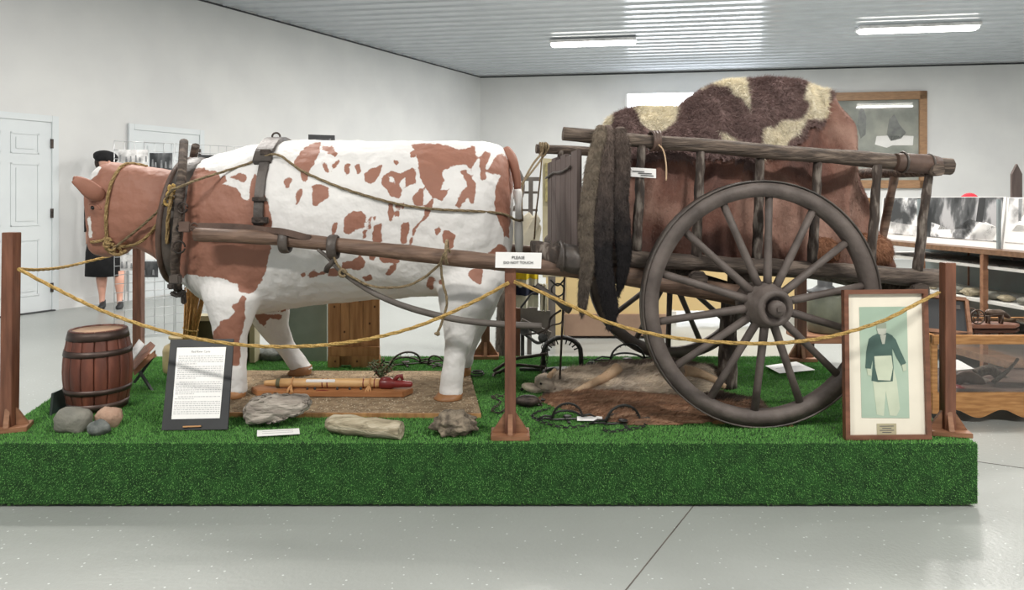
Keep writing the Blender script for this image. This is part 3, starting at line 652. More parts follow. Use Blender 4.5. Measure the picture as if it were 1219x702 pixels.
# cart frame of reference: u along the bed, v away from the camera, heights in z
TH = R(5); CO = Vector((.222, 3.2, 0)); CU = Vector((math.cos(TH), math.sin(TH), 0)); CV = Vector((-math.sin(TH), math.cos(TH), 0))
def CW(u, v, z): return CO+CU*u+CV*v+Vector((0, 0, z))
def CP(px, py, v):
    k = (px-CX)/F; c, s = math.cos(TH), math.sin(TH); u = (k*(CO.y+v*c)-CO.x+v*s)/(c-k*s); q = CW(u, v, 0); return P(px, py, q.y)
def uz(px, py, v):
    q = CP(px, py, v); return (q-CO).dot(CU), q.z
cart = thing('ox_cart', CW(.85, .45, PZ), 'two-wheeled wooden Red River cart with pole rails, tall spoked wheels and long shafts', 'cart')
# shafts
SA = P(233, 279, 3.325); SB = P(560, 309, 3.19); SC_ = CP(700, 322, .0); SD = CP(905, 356, .0)
def shaftpts(dv=0):
    return smoothpath([p+CV*dv for p in (SA, P(330, 284, 3.29), P(450, 297, 3.24), SB, SC_, CP(800, 338, 0), SD)], 6)
for dv in (0, .83):
    mb = MB(); pts = shaftpts(dv); nn = len(pts)
    if dv: pts = [p+Vector((0, (4.1-p.y-0) * max(0, 1-(i/(nn*.6)))*.15, 0)) for i, p in enumerate(pts)]
    mb.tube(pts, [.031+.016*(i/(nn-1))**1.5 + .0015*math.sin(i*1.9) for i in range(nn)], 14, jit=.02); part(mb, 'shaft', M['shaft'], cart)
# shaft loops
for (px0, py0, r_) in ((337, 286, .048), (397, 292, .05)):
    mb = MB(); c = P(px0, py0+2, SA.y-.07 if px0 < 360 else 3.262); c.y = 3.29 if px0 < 360 else 3.262
    mb.tube(arc(c, r_, 0, 345, 20, (0, 1, 0), (0, 0, 1)), .022, 8, flat=.3, up=(1, 0, 0)); part(mb, 'shaft_loop', M['leather'], hr)
mb = MB(); mb.tube(smoothpath([P(398, 303, 3.24), P(396, 312, 3.24), P(390, 318, 3.25), P(388, 324, 3.27)], 4), .012, 6, flat=.4); part(mb, 'strap_end', M['leather'], hr)
strap([P(236, 269, 3.36), P(280, 270, 3.33), P(318, 274, 3.29), P(338, 276, 3.25), P(370, 284, 3.25)], .03, .006, 'trace_strap', M['leatherbr'])
# rails
RL = CP(670, 159, 0); RR = CP(1132, 198, 0); FRL = CP(638, 177, .95)
u1 = (RR-CO).dot(CU); FRR = CW(u1-.05, .95, 1.37)
mb = MB(); log(mb, RL, RR, .029, .038, wob=.03, n=26, seed=2); part(mb, 'side_rail', M['agedwoodx'], cart)
mb = MB(); log(mb, FRL, FRR, .026, .032, wob=.03, n=22, seed=4); part(mb, 'side_rail', M['agedwoodx'], cart)
# cross rails at the tail
mb = MB(); log(mb, CW(u1-.1, -.06, 1.345), CW(u1-.1, 1.0, 1.345), .028, .028, seed=5); part(mb, 'end_rail', M['agedwoodx'], cart)
for v0 in (0,):
    mb = MB(); q = [RR.lerp(RL, t) for t in (.035, .06, .09, .12, .15)]; mb.tube(q, [.041, .045, .046, .044, .04], 16, jit=.05); part(mb, 'rawhide_wrap', M['leatherbr'], cart)
    for f_ in (.06, .13): part(MB().tube(arc(RR.lerp(RL, f_), .047, 0, 350, 18, CV, (0, 0, 1)), .005, 6), 'lashing', M['leather'], cart)
# bed beams
BLn = CP(690, 303, 0); BRn = CP(1118, 331, 0)
def bedz(u): 
    a = (BLn-CO).dot(CU); b = (BRn-CO).dot(CU); return BLn.z+(BRn.z-BLn.z)*(u-a)/(b-a)
ub0 = (BLn-CO).dot(CU); ub1 = (BRn-CO).dot(CU)
mb = MB(); log(mb, CW(ub0+.1, 0, bedz(ub0+.1)), BRn, .036, .04, wob=.02, n=24, jit=.09, seed=8); part(mb, 'bed_beam', M['agedwood'], cart)
mb = MB(); log(mb, CW(ub0+.1, .95, bedz(ub0+.1)), CW(ub1, .95, bedz(ub1)), .036, .04, wob=.02, n=24, jit=.09, seed=9); part(mb, 'bed_beam', M['agedwood'], cart)
mb = MB(); mb.box((0, 0, 0), (0, 0, 0))
mb = MB()
for k in range(9):
    v0 = .06+k*.1; mb.beam(CW(ub0+.08, v0, bedz(ub0+.08)-.02), CW(ub1-.05, v0, bedz(ub1-.05)-.02), .095, .02)
part(mb, 'bed_floor', M['agedwood'], cart, .003)
for (uu, r_) in ((ub0+.03, .052), (ub1-.12, .04), (.6, .035)):
    mb = MB(); log(mb, CW(uu, -.05, bedz(uu)-(.0 if uu < .5 else .07)), CW(uu, 1.03, bedz(uu)-(.0 if uu < .5 else .07)), r_, r_, jit=.1, seed=uu); part(mb, 'cross_beam', M['agedwood'], cart)
# front end chunks on the near shaft
mb = MB(); log(mb, CP(634, 300, .04), CP(690, 309, .0), .05, .054, jit=.13, n=8, wob=.012, seed=3); part(mb, 'shaft_block', M['bark'], cart)
mb = MB(); mb.tube([CP(664, 304, -.015), CP(680, 308, -.015), CP(702, 314, -.015), CP(716, 318, -.01)], [.056, .064, .064, .05], 10, jit=.06); part(mb, 'rawhide_wrap', M['leather'], cart)
mb = MB(); mb.tube(arc(CP(668, 305, -.015), .062, 0, 350, 14, CV, (0, 0, 1)), .007, 6); part(mb, 'lashing', M['leather'], cart)
# stakes: near side then far side
for i, (px, pyt, pyb, pxb) in enumerate(((764, 172, 298, 757), (834, 176, 306, 829), (905, 186, 310, 901), (974, 190, 314, 967), (1044, 196, 320, 1037), (1106, 202, 322, 1092))):
    mb = MB(); log(mb, CP(px, pyt, .0), CP(pxb, pyb, .0), .019, .023, n=12, jit=.12, seed=i+20, seg=10); part(mb, 'stake', M['bark'], cart)
for i, (px, pxb) in enumerate(((668, 660), (730, 722), (795, 788), (860, 850), (950, 940))):
    a = CP(px, 200, .95); ua = (a-CO).dot(CU); b = CP(pxb, 300, .95); ub = (b-CO).dot(CU); zt = FRL.z+(FRR.z-FRL.z)*(ua/(u1-.05))
    mb = MB(); log(mb, CW(ua, .95, zt), CW(ub, .95, bedz(ub)), .019, .022, n=10, jit=.1, seed=i+40, seg=10); part(mb, 'stake', M['bark'] if i != 6 else M['shaft'], cart)
for (v0, mm) in ((.27, 'shaft'), (.64, 'bark')):                      # tail-gate stakes
    mb = MB(); log(mb, CW(u1-.1, v0, 1.345), CW(ub1-.14, v0, bedz(ub1-.14)-.01), .02, .022, n=10, jit=.1, seed=v0*90, seg=10); part(mb, 'stake', M[mm], cart)
# planked front end board
mb = MB(); q0 = (CP(690, 250, .1)-CO).dot(CU)
for k in range(6):
    v0 = -.02+k*.158; zt = 1.43-.015*(k % 2); mb.box(CW(.07, v0+.075, (bedz(.07)+zt)/2), (.022, .155, zt-bedz(.07)), Matrix.Rotation(TH, 3, 'Z'))
part(mb, 'front_board', M['plank'], cart, .003)
mb = MB(); mb.tube(smoothpath([CW(.05, .1, 1.36), CW(.05, .4, 1.345), CW(.05, .65, 1.35), CW(.05, .92, 1.33)], 4), .006, 6); part(mb, 'lashing', M['leather'], cart)
# wheels
def wheel(v0, root):
    c = CW(.85, v0, PZ+.515+.006); W = .05
    if v0 < 0: c = CW((P(910, 364, 3.07+.0)-CO).dot(CU), v0, PZ+.515+.006)
    ro, ri = .515, .452
    wl = part(MB().lathe([(ri, -W/2), (ro, -W/2), (ro, W/2), (ri, W/2), (ri, -W/2)], Matrix.Translation(c) @ Matrix.Rotation(TH, 4, 'Z') @ Matrix.Rotation(R(90), 4, 'X'), 72, cap=False), 'wheel_rim', M['wheelwood'], root, .004)
    mb = MB(); mb.lathe([(ro+.001, -W/2-.002), (ro+.007, -W/2-.002), (ro+.007, W/2+.002), (ro+.001, W/2+.002), (ro+.001, -W/2-.002)], Matrix.Translation(c) @ Matrix.Rotation(TH, 4, 'Z') @ Matrix.Rotation(R(90), 4, 'X'), 72, cap=False); part(mb, 'tyre', M['leather'], root)
    s = -1 if v0 < 0 else 1
    for k in range(14):
        a = R(86+k*360/14); d = CU*math.cos(a)+Vector((0, 0, math.sin(a))); mb = MB(); p0 = c+d*.07+CV*s*.045; p1 = c+d*(ri+.012)
        mb.tube([p0, p0.lerp(p1, .2), p0.lerp(p1, .6), p1], [.018, .0175, .0155, .0165], 10); part(mb, 'spoke', M['wheelwood'], root)
    Mh = Matrix.Translation(c) @ Matrix.Rotation(TH, 4, 'Z') @ Matrix.Rotation(R(90)*(-s if s > 0 else 1), 4, 'X')
    mb = MB(); mb.lathe([(.05, -.1), (.078, -.1), (.088, -.05), (.094, 0), (.094, .055), (.088, .06), (.085, .09), (.076, .13), (.07, .14), (.048, .14), (.046, .11)], Mh, 32); part(mb, 'hub', M['wheelwood'], root, .002)
    mb = MB(); mb.lathe([(.0955, .03), (.0985, .03), (.0985, .045), (.0955, .045), (.0955, .03)], Mh, 32, cap=False); part(mb, 'hub_band', M['iron'], root)
    mb = MB(); mb.lathe([(.03, .1), (.034, .15), (.03, .165), (.012, .168)], Mh, 20); mb.box(Mh @ Vector((0, 0, .17)), (.02, .012, .016)); part(mb, 'axle_end', M['wheelwood'] if s < 0 else M['agedwood'], root)
    return c
wn = wheel(-.175, cart); wf = wheel(1.13, cart)
uw = (wn-CO).dot(CU)
mb = MB(); mb.beam(CW(uw, -.1, wn.z), CW(uw, 1.05, wn.z), .075, .085); part(mb, 'axle', M['agedwood'], cart, .008)
for v0 in (.08, .88):
    mb = MB(); mb.beam(CW(uw, v0, wn.z+.03), CW(uw, v0, bedz(uw)-.03), .07, .09, CV); part(mb, 'bolster', M['agedwood'], cart, .006)
# prop post and board under the axle
mb = MB(); log(mb, CP(868, 340, .45), CW((CP(866, 445, .45)-CO).dot(CU), .45, PZ+.002), .04, .05, seed=11); solo(mb, 'prop_post', M['bark'], 'rough dark post propping up the cart axle between the wheels', 'post')
for (px, py) in ((858, 507), (940, 510)):
    mb = MB(); q = G(px, py); q.y += .02; a = 1 if px < 900 else -1
    mb.prism([q+Vector((-.025, 0, .001)), q+Vector((.025, 0, .001)), q+Vector((.025*a, 0, .018)), q+Vector((-.025*a, 0, .006))], (0, .05, 0))
    solo(mb, 'wheel_chock', M['cut'], 'small pale wooden wedge under the %s of the near cart wheel' % ('left side' if px < 900 else 'right side'), 'wedge', 'wedges under the near wheel')

# ------------------------------------------------------------------ hides over the cart load
sil = [(722, 152), (727, 140), (742, 132), (760, 129), (782, 129), (803, 128), (815, 122), (833, 107), (852, 97), (880, 95), (920, 98), (955, 103), (973, 109), (983, 130), (992, 165), (1004, 205), (1009, 238), (1016, 262), (1021, 285)]
prof = [uz(px, py, .5) for px, py in [(x_, y_+5) for x_, y_ in sil]]
def hz(u):
    if u <= prof[0][0]: return prof[0][1]-.2
    for (a, b) in zip(prof, prof[1:]):
        if a[0] <= u <= b[0]: t = (u-a[0])/(b[0]-a[0]); return a[1]+(b[1]-a[1])*t
    return prof[-1][1]
def hsurf(u, t, off=0):
    a = math.pi*t; ex = 2/2.9; h = hz(u); zb = bedz(u)-.0; cs = math.cos(a); sn = math.sin(a)
    hw = .375-.06*max(0, (u-1.3)/.5)
    v = .48-hw*math.copysign(abs(cs)**ex, cs); z = zb+(h-zb)*abs(sn)**ex*(1)
    f = .03-abs(noise.noise(Vector((u*4.3+noise.noise(Vector((z*2.2, u, 3)))*.9, v, z*.7))))*.16+noise.noise(Vector((u*6+noise.noise(Vector((u*2, z*2, 7)))*1.5, v*2, z*1.3)))*.04+noise.noise(Vector((u*17, v*5, z*4)))*.022
    f = f*min(1, abs(cs)*1.3+.12)
    n_ = Vector((0, -cs, sn)); q = CW(u+noise.noise(Vector((u*3, z*4, 2)))*.02, v, z)+(CV*(-cs)+Vector((0, 0, sn)))*(f+off); 
    if u < .18 or True: q = q-CV*min(0, 0)
    # keep behind the stakes
    dv = (q-CO).dot(CV)
    if dv < .035: q += CV*(.035-dv)
    if dv > .9: q -= CV*(dv-.9)
    return q
U0, U1 = prof[0][0]+.0, prof[-1][0]; NU, NT = 110, 70
def hidemesh(off, keep):
    mbx = MB(); idx = {}
    grid = [[hsurf(U0+(U1-U0)*i/NU, j/NT, off) for j in range(NT+1)] for i in range(NU+1)]
    vs = [p for r in grid for p in r]; fs = []
    for i in range(NU):
        for j in range(NT):
            c = (grid[i][j]+grid[i+1][j+1])/2; u = U0+(U1-U0)*(i+.5)/NU; tt = (j+.5)/NT
            if tt > .5: c2 = hsurf(u, 1-tt, off)
            else: c2 = c
            px = CX+c2.x*F/c2.y; py = HY+(CH-c2.z)*F/c2.y
            if keep(px, py, tt): fs.append((i*(NT+1)+j, (i+1)*(NT+1)+j, (i+1)*(NT+1)+j+1, i*(NT+1)+j+1))
    used = sorted({k for f in fs for k in f}); mp = {k: i for i, k in enumerate(used)}
    mbx.add([vs[k] for k in used], [[mp[k] for k in f] for f in fs], True); return mbx
bh = thing('brown_hide', CW(.85, .48, bedz(.85)), 'large smooth red-brown hide hanging in folds inside the cart rails', 'animal hide')
mb = hidemesh(0, lambda px, py, t: True)
# close the ends
r0 = [hsurf(U0, j/NT) for j in range(NT+1)]; r1 = [hsurf(U1, j/NT) for j in range(NT+1)]
for r_ in (r0, r1): mb.add(r_, [tuple(range(NT+1))])
hb = part(mb, 'hide', M['hide'], bh)
fur('hair', M['hidefur'], trisof(hb), 50000, .016, .0022, (0, 0, -1), .18, .25, bh, None, 11)
cowpoly = [(700, 100), (1000, 90), (985, 132), (978, 150), (965, 152), (953, 170), (935, 182), (908, 186), (905, 260), (895, 200), (870, 190), (700, 190)]
whites = [[(700, 130), (728, 130), (733, 140), (722, 160), (700, 160)], [(755, 130), (775, 122), (806, 122), (804, 142), (795, 152), (782, 160), (776, 156), (762, 146)], [(836, 90), (884, 88), (893, 115), (894, 132), (884, 118), (872, 112), (868, 104), (848, 102), (838, 108)], [(855, 155), (862, 157), (880, 168), (880, 175), (862, 172)],
          [(960, 100), (985, 100), (990, 140), (960, 142), (951, 158), (940, 166), (925, 190), (906, 190), (907, 152), (920, 150), (931, 142), (950, 142), (962, 130), (964, 122), (955, 118)]]
ch = thing('cowhide', CW(.8, .48, 1.3), 'shaggy dark brown and cream spotted cowhide draped over the top of the cart load', 'animal hide')
mb = hidemesh(.016, lambda px, py, t: sdpoly(np.array([px]), np.array([py]), [cowpoly])[0] > 0)
hc = part(mb, 'hide', M['cowhide'], ch)
def cowval(root):
    px = CX+root[:, 0]*F/root[:, 1]; py = HY+(CH-root[:, 2])*F/root[:, 1]; return np.clip(sdpoly(px, py, whites), -14, 14)
vv = np.array([list(v.co+wloc(hc)) for v in hc.data.vertices]); a = hc.data.attributes.new('patch', 'FLOAT', 'POINT'); a.data.foreach_set('value', cowval(vv))
fur('hair', M['cowhide'], trisof(hc), 90000, .028, .003, (.3, -.1, -1), .35, .7, ch, cowval, 12)
# rolled tan hide at the tail of the cart
rh = thing('rolled_hide', CP(1005, 315, .4), 'thick rolled brown fur lying on the cart bed at the tail end', 'animal hide')
mb = MB(); a = CP(925, 296, .16); b = CP(1054, 299, .2); pts = [a.lerp(b, i/10) for i in range(11)]
mb.tube(pts, [.05, .07, .075, .07, .07, .075, .08, .085, .085, .08, .06], 18, jit=.05)
for v in mb.v: v.z = max(v.z, bedz((v-CO).dot(CU))+.0)
o = part(mb, 'hide', M['tanhide'], rh); fur('hair', M['tanhide'], trisof(o), 16000, .018, .0025, (.4, -.2, -1), .3, .4, rh, None, 13)
cr_ = thing('wooden_crate', CP(1022, 262, .8), 'small wooden crate seen behind the tail end of the hides', 'crate')
part(MB().box(CP(1027, 249, .8), (.09, .12, .13)), 'crate_body', M['pine'], cr_, .004)
part(MB().box(CP(1027, 239, .8), (.1, .13, .012)), 'crate_lid', M['pine'], cr_, .003)
part(MB().box(CP(1027, 275, .8), (.085, .1, .085)), 'crate_base', M['agedwood'], cr_, .004)

# ------------------------------------------------------------------ silver fox pelts hung on the near rail
def pelt(px0, path, rad, m, label, seedv, drk):
    pts = smoothpath([CP(px, py, -.075+dv) for (px, py, dv) in path], 6); nn = len(pts)
    t = thing('fox_pelt', pts[0], label, 'fur pelt', 'dark furs hanging over the front of the rail'); rs_ = [rad[min(len(rad)-1, int(i*len(rad)/nn))]*(1-(i*len(rad)/nn % 1))+rad[min(len(rad)-1, int(i*len(rad)/nn)+1)]*((i*len(rad)/nn) % 1) for i in range(nn)]
    mb = MB(); mb.tube(pts, rs_, 14, flat=.5, up=(1, 0, 0)); o = part(mb, 'pelt', m, t)
    ztop, zb = pts[0].z, pts[-1].z
    def val(r): return (ztop-r[:, 2])/(ztop-zb)*drk*2-drk*.6
    vv = np.array([list(v.co+wloc(o)) for v in o.data.vertices]); a = o.data.attributes.new('patch', 'FLOAT', 'POINT'); a.data.foreach_set('value', val(vv))
    fur('hair', m, trisof(o), 14000, .018, .0022, (0, 0, -1), .22, .45, t, val, seedv); return t
pelt(0, [(716, 150, .02), (714, 165, -.01), (708, 190, 0), (702, 225, 0), (698, 270, 0), (699, 310, 0), (695, 345, 0), (693, 372, 0), (692, 378, 0)], [.018, .03, .032, .033, .031, .033, .03, .025, .02, .003], M['foxfur'], 'grizzled grey-brown fox pelt hanging leftmost with thin pointed tail', 21, 22)
pelt(0, [(724, 150, .02), (723, 170, -.01), (720, 200, 0), (718, 250, 0), (716, 300, 0), (722, 340, 0), (728, 375, .01), (724, 392, .01)], [.018, .03, .034, .04, .044, .05, .04, .036, .034, .012], M['foxfurdark'], 'nearly black fox pelt hanging in the middle with the lowest thick tail', 22, 40)
pelt(0, [(738, 152, .02), (740, 170, -.01), (741, 200, 0), (738, 240, 0), (741, 280, 0), (743, 310, 0), (738, 340, .01), (735, 352, .01)], [.018, .032, .036, .034, .036, .038, .034, .028, .02, .008], M['foxfurdark'], 'dark brown fox pelt hanging rightmost and shortest beside the white card', 23, 34)
# rawhide knot and hanging thong on the near rail
kn = thing('rawhide_knot', CP(782, 168, -.03), 'twisted brown rawhide thong knotted round the near rail', 'rawhide tie')
mb = MB()
for (px, k) in ((776, 0), (780, 1), (784, 2)):
    c = RL.lerp(RR, ((CP(px, 168, 0)-CO).dot(CU)-(RL-CO).dot(CU))/(u1-(RL-CO).dot(CU))); mb.tube(arc(c+Vector((0, 0, .002*k)), .042, 0, 350, 20, (CV+CU*.15*(k-1)).normalized(), (0, 0, 1)), .009, 7, flat=.6, up=(1, 0, 0))
part(mb, 'wrap', M['leatherbr'], kn)
part(MB().tube(smoothpath([CP(784, 172, -.05), CP(790, 180, -.05), CP(793, 197, -.05), CP(793, 215, -.05)], 5), .0035, 6), 'thong', M['wolfpale'], kn)
cd = thing('label_card', CP(766, 205, -.05), 'small white printed card fixed to the first stake under the rail', 'card')
mb = MB(); q = [CP(750, 199, -.03), CP(781, 201, -.03), CP(781, 212, -.03), CP(750, 210, -.03)]; mb.prism(q, (0, .003, 0)); part(mb, 'card', M['white'], cd)
mb = MB()
for i, (x0, x1, yy) in enumerate(((753, 767, 203), (760, 776, 205.5), (763, 778, 208))): mb.prism([CP(x0, yy, -.0335), CP(x1, yy+.8, -.0335), CP(x1, yy+1.7, -.0335), CP(x0, yy+1, -.0335)], (0, .002, 0))
part(mb, 'print', M['ink'], cd)
# ropes tied to the far rail end
mb = MB()
mb.tube(smoothpath([P(622, 262, 3.66), P(621, 240, 3.75), P(623, 218, 3.85), P(634, 196, 4.0), CP(645, 182, .9), CP(649, 172, .93)], 6), .006, 6)
mb.tube(smoothpath([P(618, 222, 3.8), P(630, 208, 3.9), CP(644, 190, .9), CP(653, 176, .91), CP(650, 170, .95)], 6), .006, 6)
mb.tube(smoothpath([CP(646, 172, .9), CP(644, 200, .9), CP(641, 230, .9), CP(638, 255, .9), CP(636, 285, .9)], 6), .005, 6)
for dx in (0, 3, 6): mb.tube(arc(CP(643+dx, 177, .95), .034, 0, 350, 16, CV, (0, 0, 1)), .006, 6)
solo(mb, 'tie_rope', M['ropegrey'], 'grey rope knotted round the far cart rail behind the ox tail', 'rope')

# ------------------------------------------------------------------ ropes on the ox
def rope3(pts, r, m, name, parent=None, label=None, cat=None, n=8):
    pts = smoothpath(pts, n); dense = []
    L = 0
    for a, b in zip(pts, pts[1:]):
        k = max(1, int((b-a).length/(r*1.4)))
        for i in range(k): dense.append(a.lerp(b, i/k))
    dense.append(pts[-1]); mbx = MB()
    for s in range(3):
        st = []; prev = None; ang = s*2.094
        for i, p in enumerate(dense):
            d = (dense[min(i+1, len(dense)-1)]-dense[max(0, i-1)]).normalized(); a = Vector((0, 0, 1)) if prev is None else prev; a = a-d*a.dot(d)
            if a.length < 1e-3: a = Vector((1, 0, 0))-d*d.x
            a.normalize(); prev = a; b = d.cross(a); ang += .42
            st.append(p+a*math.cos(ang)*r*.5+b*math.sin(ang)*r*.5)
        mbx.tube(st, r*.56, 5)
    if parent: return part(mbx, name, m, parent)
    return solo(mbx, name, m, label, cat)
hl = thing('rope_halter', P(130, 290, 3.6), 'braided tan rope halter looped round the ox head and muzzle', 'halter')
def oxrope(l, r, name, m=M['halter'], parent=hl, off=.008): return rope3([on_ox(x, y, off) for x, y in l], r, m, name, parent)
oxrope([(175, 198), (160, 195), (148, 196), (139, 205), (131, 222), (127, 245), (126, 265), (127, 283)], .0085, 'cheek_rope')
oxrope([(108, 288), (114, 287.5), (121, 286), (127, 283)], .008, 'nose_rope')
rope3([on_ox(127, 283), on_ox(134, 292), on_ox(148, 293), P(165, 289, 3.56), on_ox(180, 276), on_ox(192, 258), on_ox(199, 240), on_ox(205, 226)], .008, M['halter'], 'throat_rope', hl)
rope3([on_ox(128, 284), on_ox(126, 294), on_ox(131, 300), P(142, 303, 3.58), P(150, 298, 3.57)], .008, M['halter'], 'chin_rope', hl)
mb = MB()
for i, (px, py) in enumerate(((129, 287), (133, 294), (127, 291), (140, 299))): mb.tube(arc(on_ox(px, py, .016), .014+.003*(i % 2), i*50, i*50+320, 14), .007, 6)
part(mb, 'halter_knot', M['halter'], hl)
rope3([P(205, 222, 3.44), P(203, 240, 3.42), P(200, 262, 3.44), P(199, 290, 3.46)], .009, M['halter'], 'hanging_end', hl)
mb = MB()
for i, (px, py) in enumerate(((203, 232), (200, 240), (205, 224))): mb.tube(arc(P(px, py, 3.44), .016, i*60, i*60+330, 14), .0075, 6)
part(mb, 'hame_knot', M['rope'], hl)
rn = thing('driving_line', P(400, 220, 3.4), 'long thin rope running from the halter over the back pad to the ox tail', 'rope')
rope3([on_ox(133, 297, .02), on_ox(165, 272, .02), P(190, 249, 3.5), P(203, 228, 3.38), P(215, 222, 3.36), P(235, 214, 3.39), on_ox(270, 203, .02), on_ox(300, 193, .012), on_ox(322, 184, .03), on_ox(335, 186, .03), on_ox(350, 197, .01), on_ox(365, 206, .01), on_ox(400, 221, .01), on_ox(440, 234, .01), on_ox(480, 244, .01), on_ox(520, 249, .01), on_ox(560, 251, .01), on_ox(590, 253, .01), on_ox(603, 256, .01), P(615, 262, 3.6), P(622, 262, 3.66)], .0065, M['ropegrey'], 'line', rn, n=5)
# lower pole and rope loops on the near side
mb = MB(); pts = smoothpath([P(378, 297, 3.25), P(390, 306, 3.25), P(405, 322, 3.25), P(430, 340, 3.25), P(460, 356, 3.25), P(500, 370, 3.26), P(550, 381, 3.28), P(600, 386, 3.3), P(645, 388, 3.3)], 5)
mb.tube(pts, [.007+.008*min(1, i/25) for i in range(len(pts))], 9); solo(mb, 'curved_trace_pole', M['greywood'], 'thin dark curved pole sweeping below the ox belly to behind the centre post', 'pole')
rp = thing('tether_rope', P(520, 330, 3.2), 'slack grey rope tied to the shaft with a loose knotted end', 'rope')
rope3([P(397, 305, 3.23), P(404, 318, 3.23), P(420, 330, 3.23), P(445, 341, 3.23), P(480, 341, 3.2), P(505, 330, 3.18), P(525, 312, 3.15), P(532, 297, 3.13), P(536, 300, 3.14)], .006, M['ropegrey'], 'slack_loop', rp)
rope3([P(530, 300, 3.13), P(525, 312, 3.13), P(527, 335, 3.15), P(532, 358, 3.15), P(528, 378, 3.15), P(521, 396, 3.15)], .006, M['ropegrey'], 'hanging_end', rp)
part(MB().tube(arc(P(532, 300, 3.15), .05, 0, 350, 18, (0, 1, 0), (0, 0, 1)), .007, 6), 'shaft_loop', M['ropegrey'], rp); part(MB().blob(P(521, 397, 3.15), (.013, .013, .008), amp=.3), 'end_knot', M['ropegrey'], rp); part(MB().tube(arc(P(408, 325, 3.23), .015, 0, 330, 12), .007, 6), 'knot', M['ropegrey'], rp)

# ------------------------------------------------------------------ rope posts
def stanchion(base, top, wd, label, size=.16, rot=0, lean=0):
    t = thing('rope_post', base, label, 'post', 'brown wooden rope posts round the platform'); Mr = Matrix.Rotation(R(rot), 3, 'Z')
    z = base.z; mb = MB(); mb.box(base+Vector((0, 0, .012)), (size, size*.75, .02), Mr); part(mb, 'base_plate', M['basewood'], t, .002)
    mb = MB(); mb.beam(base+Vector((0, 0, .02)), Vector((base.x+lean, base.y, top)), wd, wd, (0, 1, 0)); part(mb, 'upright', M['postwood'], t, .002)
    for k in range(4):
        Mk = Mr @ Matrix.Rotation(R(90*k), 3, 'Z'); L = (size if k % 2 == 0 else size*.75)/2-.004
        g = MB(); a = [Vector((wd/2, -.01, .022)), Vector((L, -.01, .022)), Vector((wd/2, -.01, .022+size*.5))]
        g.prism([base+Mk @ p for p in a], Mk @ Vector((0, .02, 0))); part(g, 'gusset', M['basewood'], t, .001)
    return t
c0 = G(607.5, 520); p1 = stanchion(c0, .965, .045, 'brown wooden rope post at the platform front, bearing the white notice', .155)
l0 = G(11, 512); p2 = stanchion(l0, 1.075, .05, 'tall brown wooden rope post at the left edge of the photo', .15, 20, .01)
r0_ = G(1128, 516); p3 = stanchion(r0_, .953, .045, 'brown wooden rope post on the front right corner beside the portrait', .15, -12)
b1 = G(578, 426); p4 = stanchion(b1, .95, .05, 'brown wooden rope post at the rear edge behind the ox hind legs', .16)
b2 = G(165, 428); p5 = stanchion(b2, .965, .05, 'brown wooden rope post at the rear left behind the barrel', .16)
b3 = G(953, 429); p6 = stanchion(b3, .95, .055, 'brown wooden rope post at the rear seen through the near wheel', .16)
# notice on the centre post
nt_ = thing('notice_sign', P(617, 318, 2.93), 'white notice reading PLEASE DO NOT TOUCH on top of the centre post', 'sign')
mb = MB(); mb.prism([P(590, 300, 2.92), P(645, 301, 2.92), P(644, 319.5, 2.92), P(589.5, 318.5, 2.92)], (0, .006, 0)); part(mb, 'card', M['white'], nt_)
Mt = Matrix.Translation(P(617, 306.6, 2.918)) @ Matrix.Rotation(R(90), 4, 'X')
mb = MB(); mb.text('PLEASE', Mt, .0165); mb.text('DO NOT TOUCH', Matrix.Translation(P(617, 312.6, 2.918)) @ Matrix.Rotation(R(90), 4, 'X'), .015); part(mb, 'lettering', M['ink'], nt_)
# barrier ropes
def sag(pts, label): return rope3(pts, .0075, M['rope'], 'barrier_rope', None, label, 'rope', 6)
sag([P(22, 320, l0.y-.03), P(60, 340, 3.03), P(120, 369, 3.0), P(180, 390, 2.97), P(240, 404, 2.95), P(310, 412, 2.93), P(380, 411, 2.92), P(440, 403, 2.92), P(500, 387, 2.92), P(560, 361, 2.92), P(606, 336, c0.y-.03)], 'yellow rope sagging in front of the ox from left post to centre post')
sag([P(612, 335, c0.y-.03), P(640, 346, 2.9), P(680, 364, 2.88), P(720, 382, 2.87), P(770, 396, 2.86), P(820, 404, 2.86), P(875, 408, 2.86), P(930, 408, 2.86), P(990, 400, 2.86), P(1050, 382, 2.87), P(1090, 362, 2.9), P(1118, 348, r0_.y-.03)], 'yellow rope sagging in front of the wheel from centre post to right post')
sag([P(22, 320, l0.y), P(45, 321, 3.3), P(75, 318, 3.6), P(105, 311, 3.9), P(135, 303, 4.1), P(162, 290, b2.y-.03)], 'yellow rope running back from the left post to the rear left post')

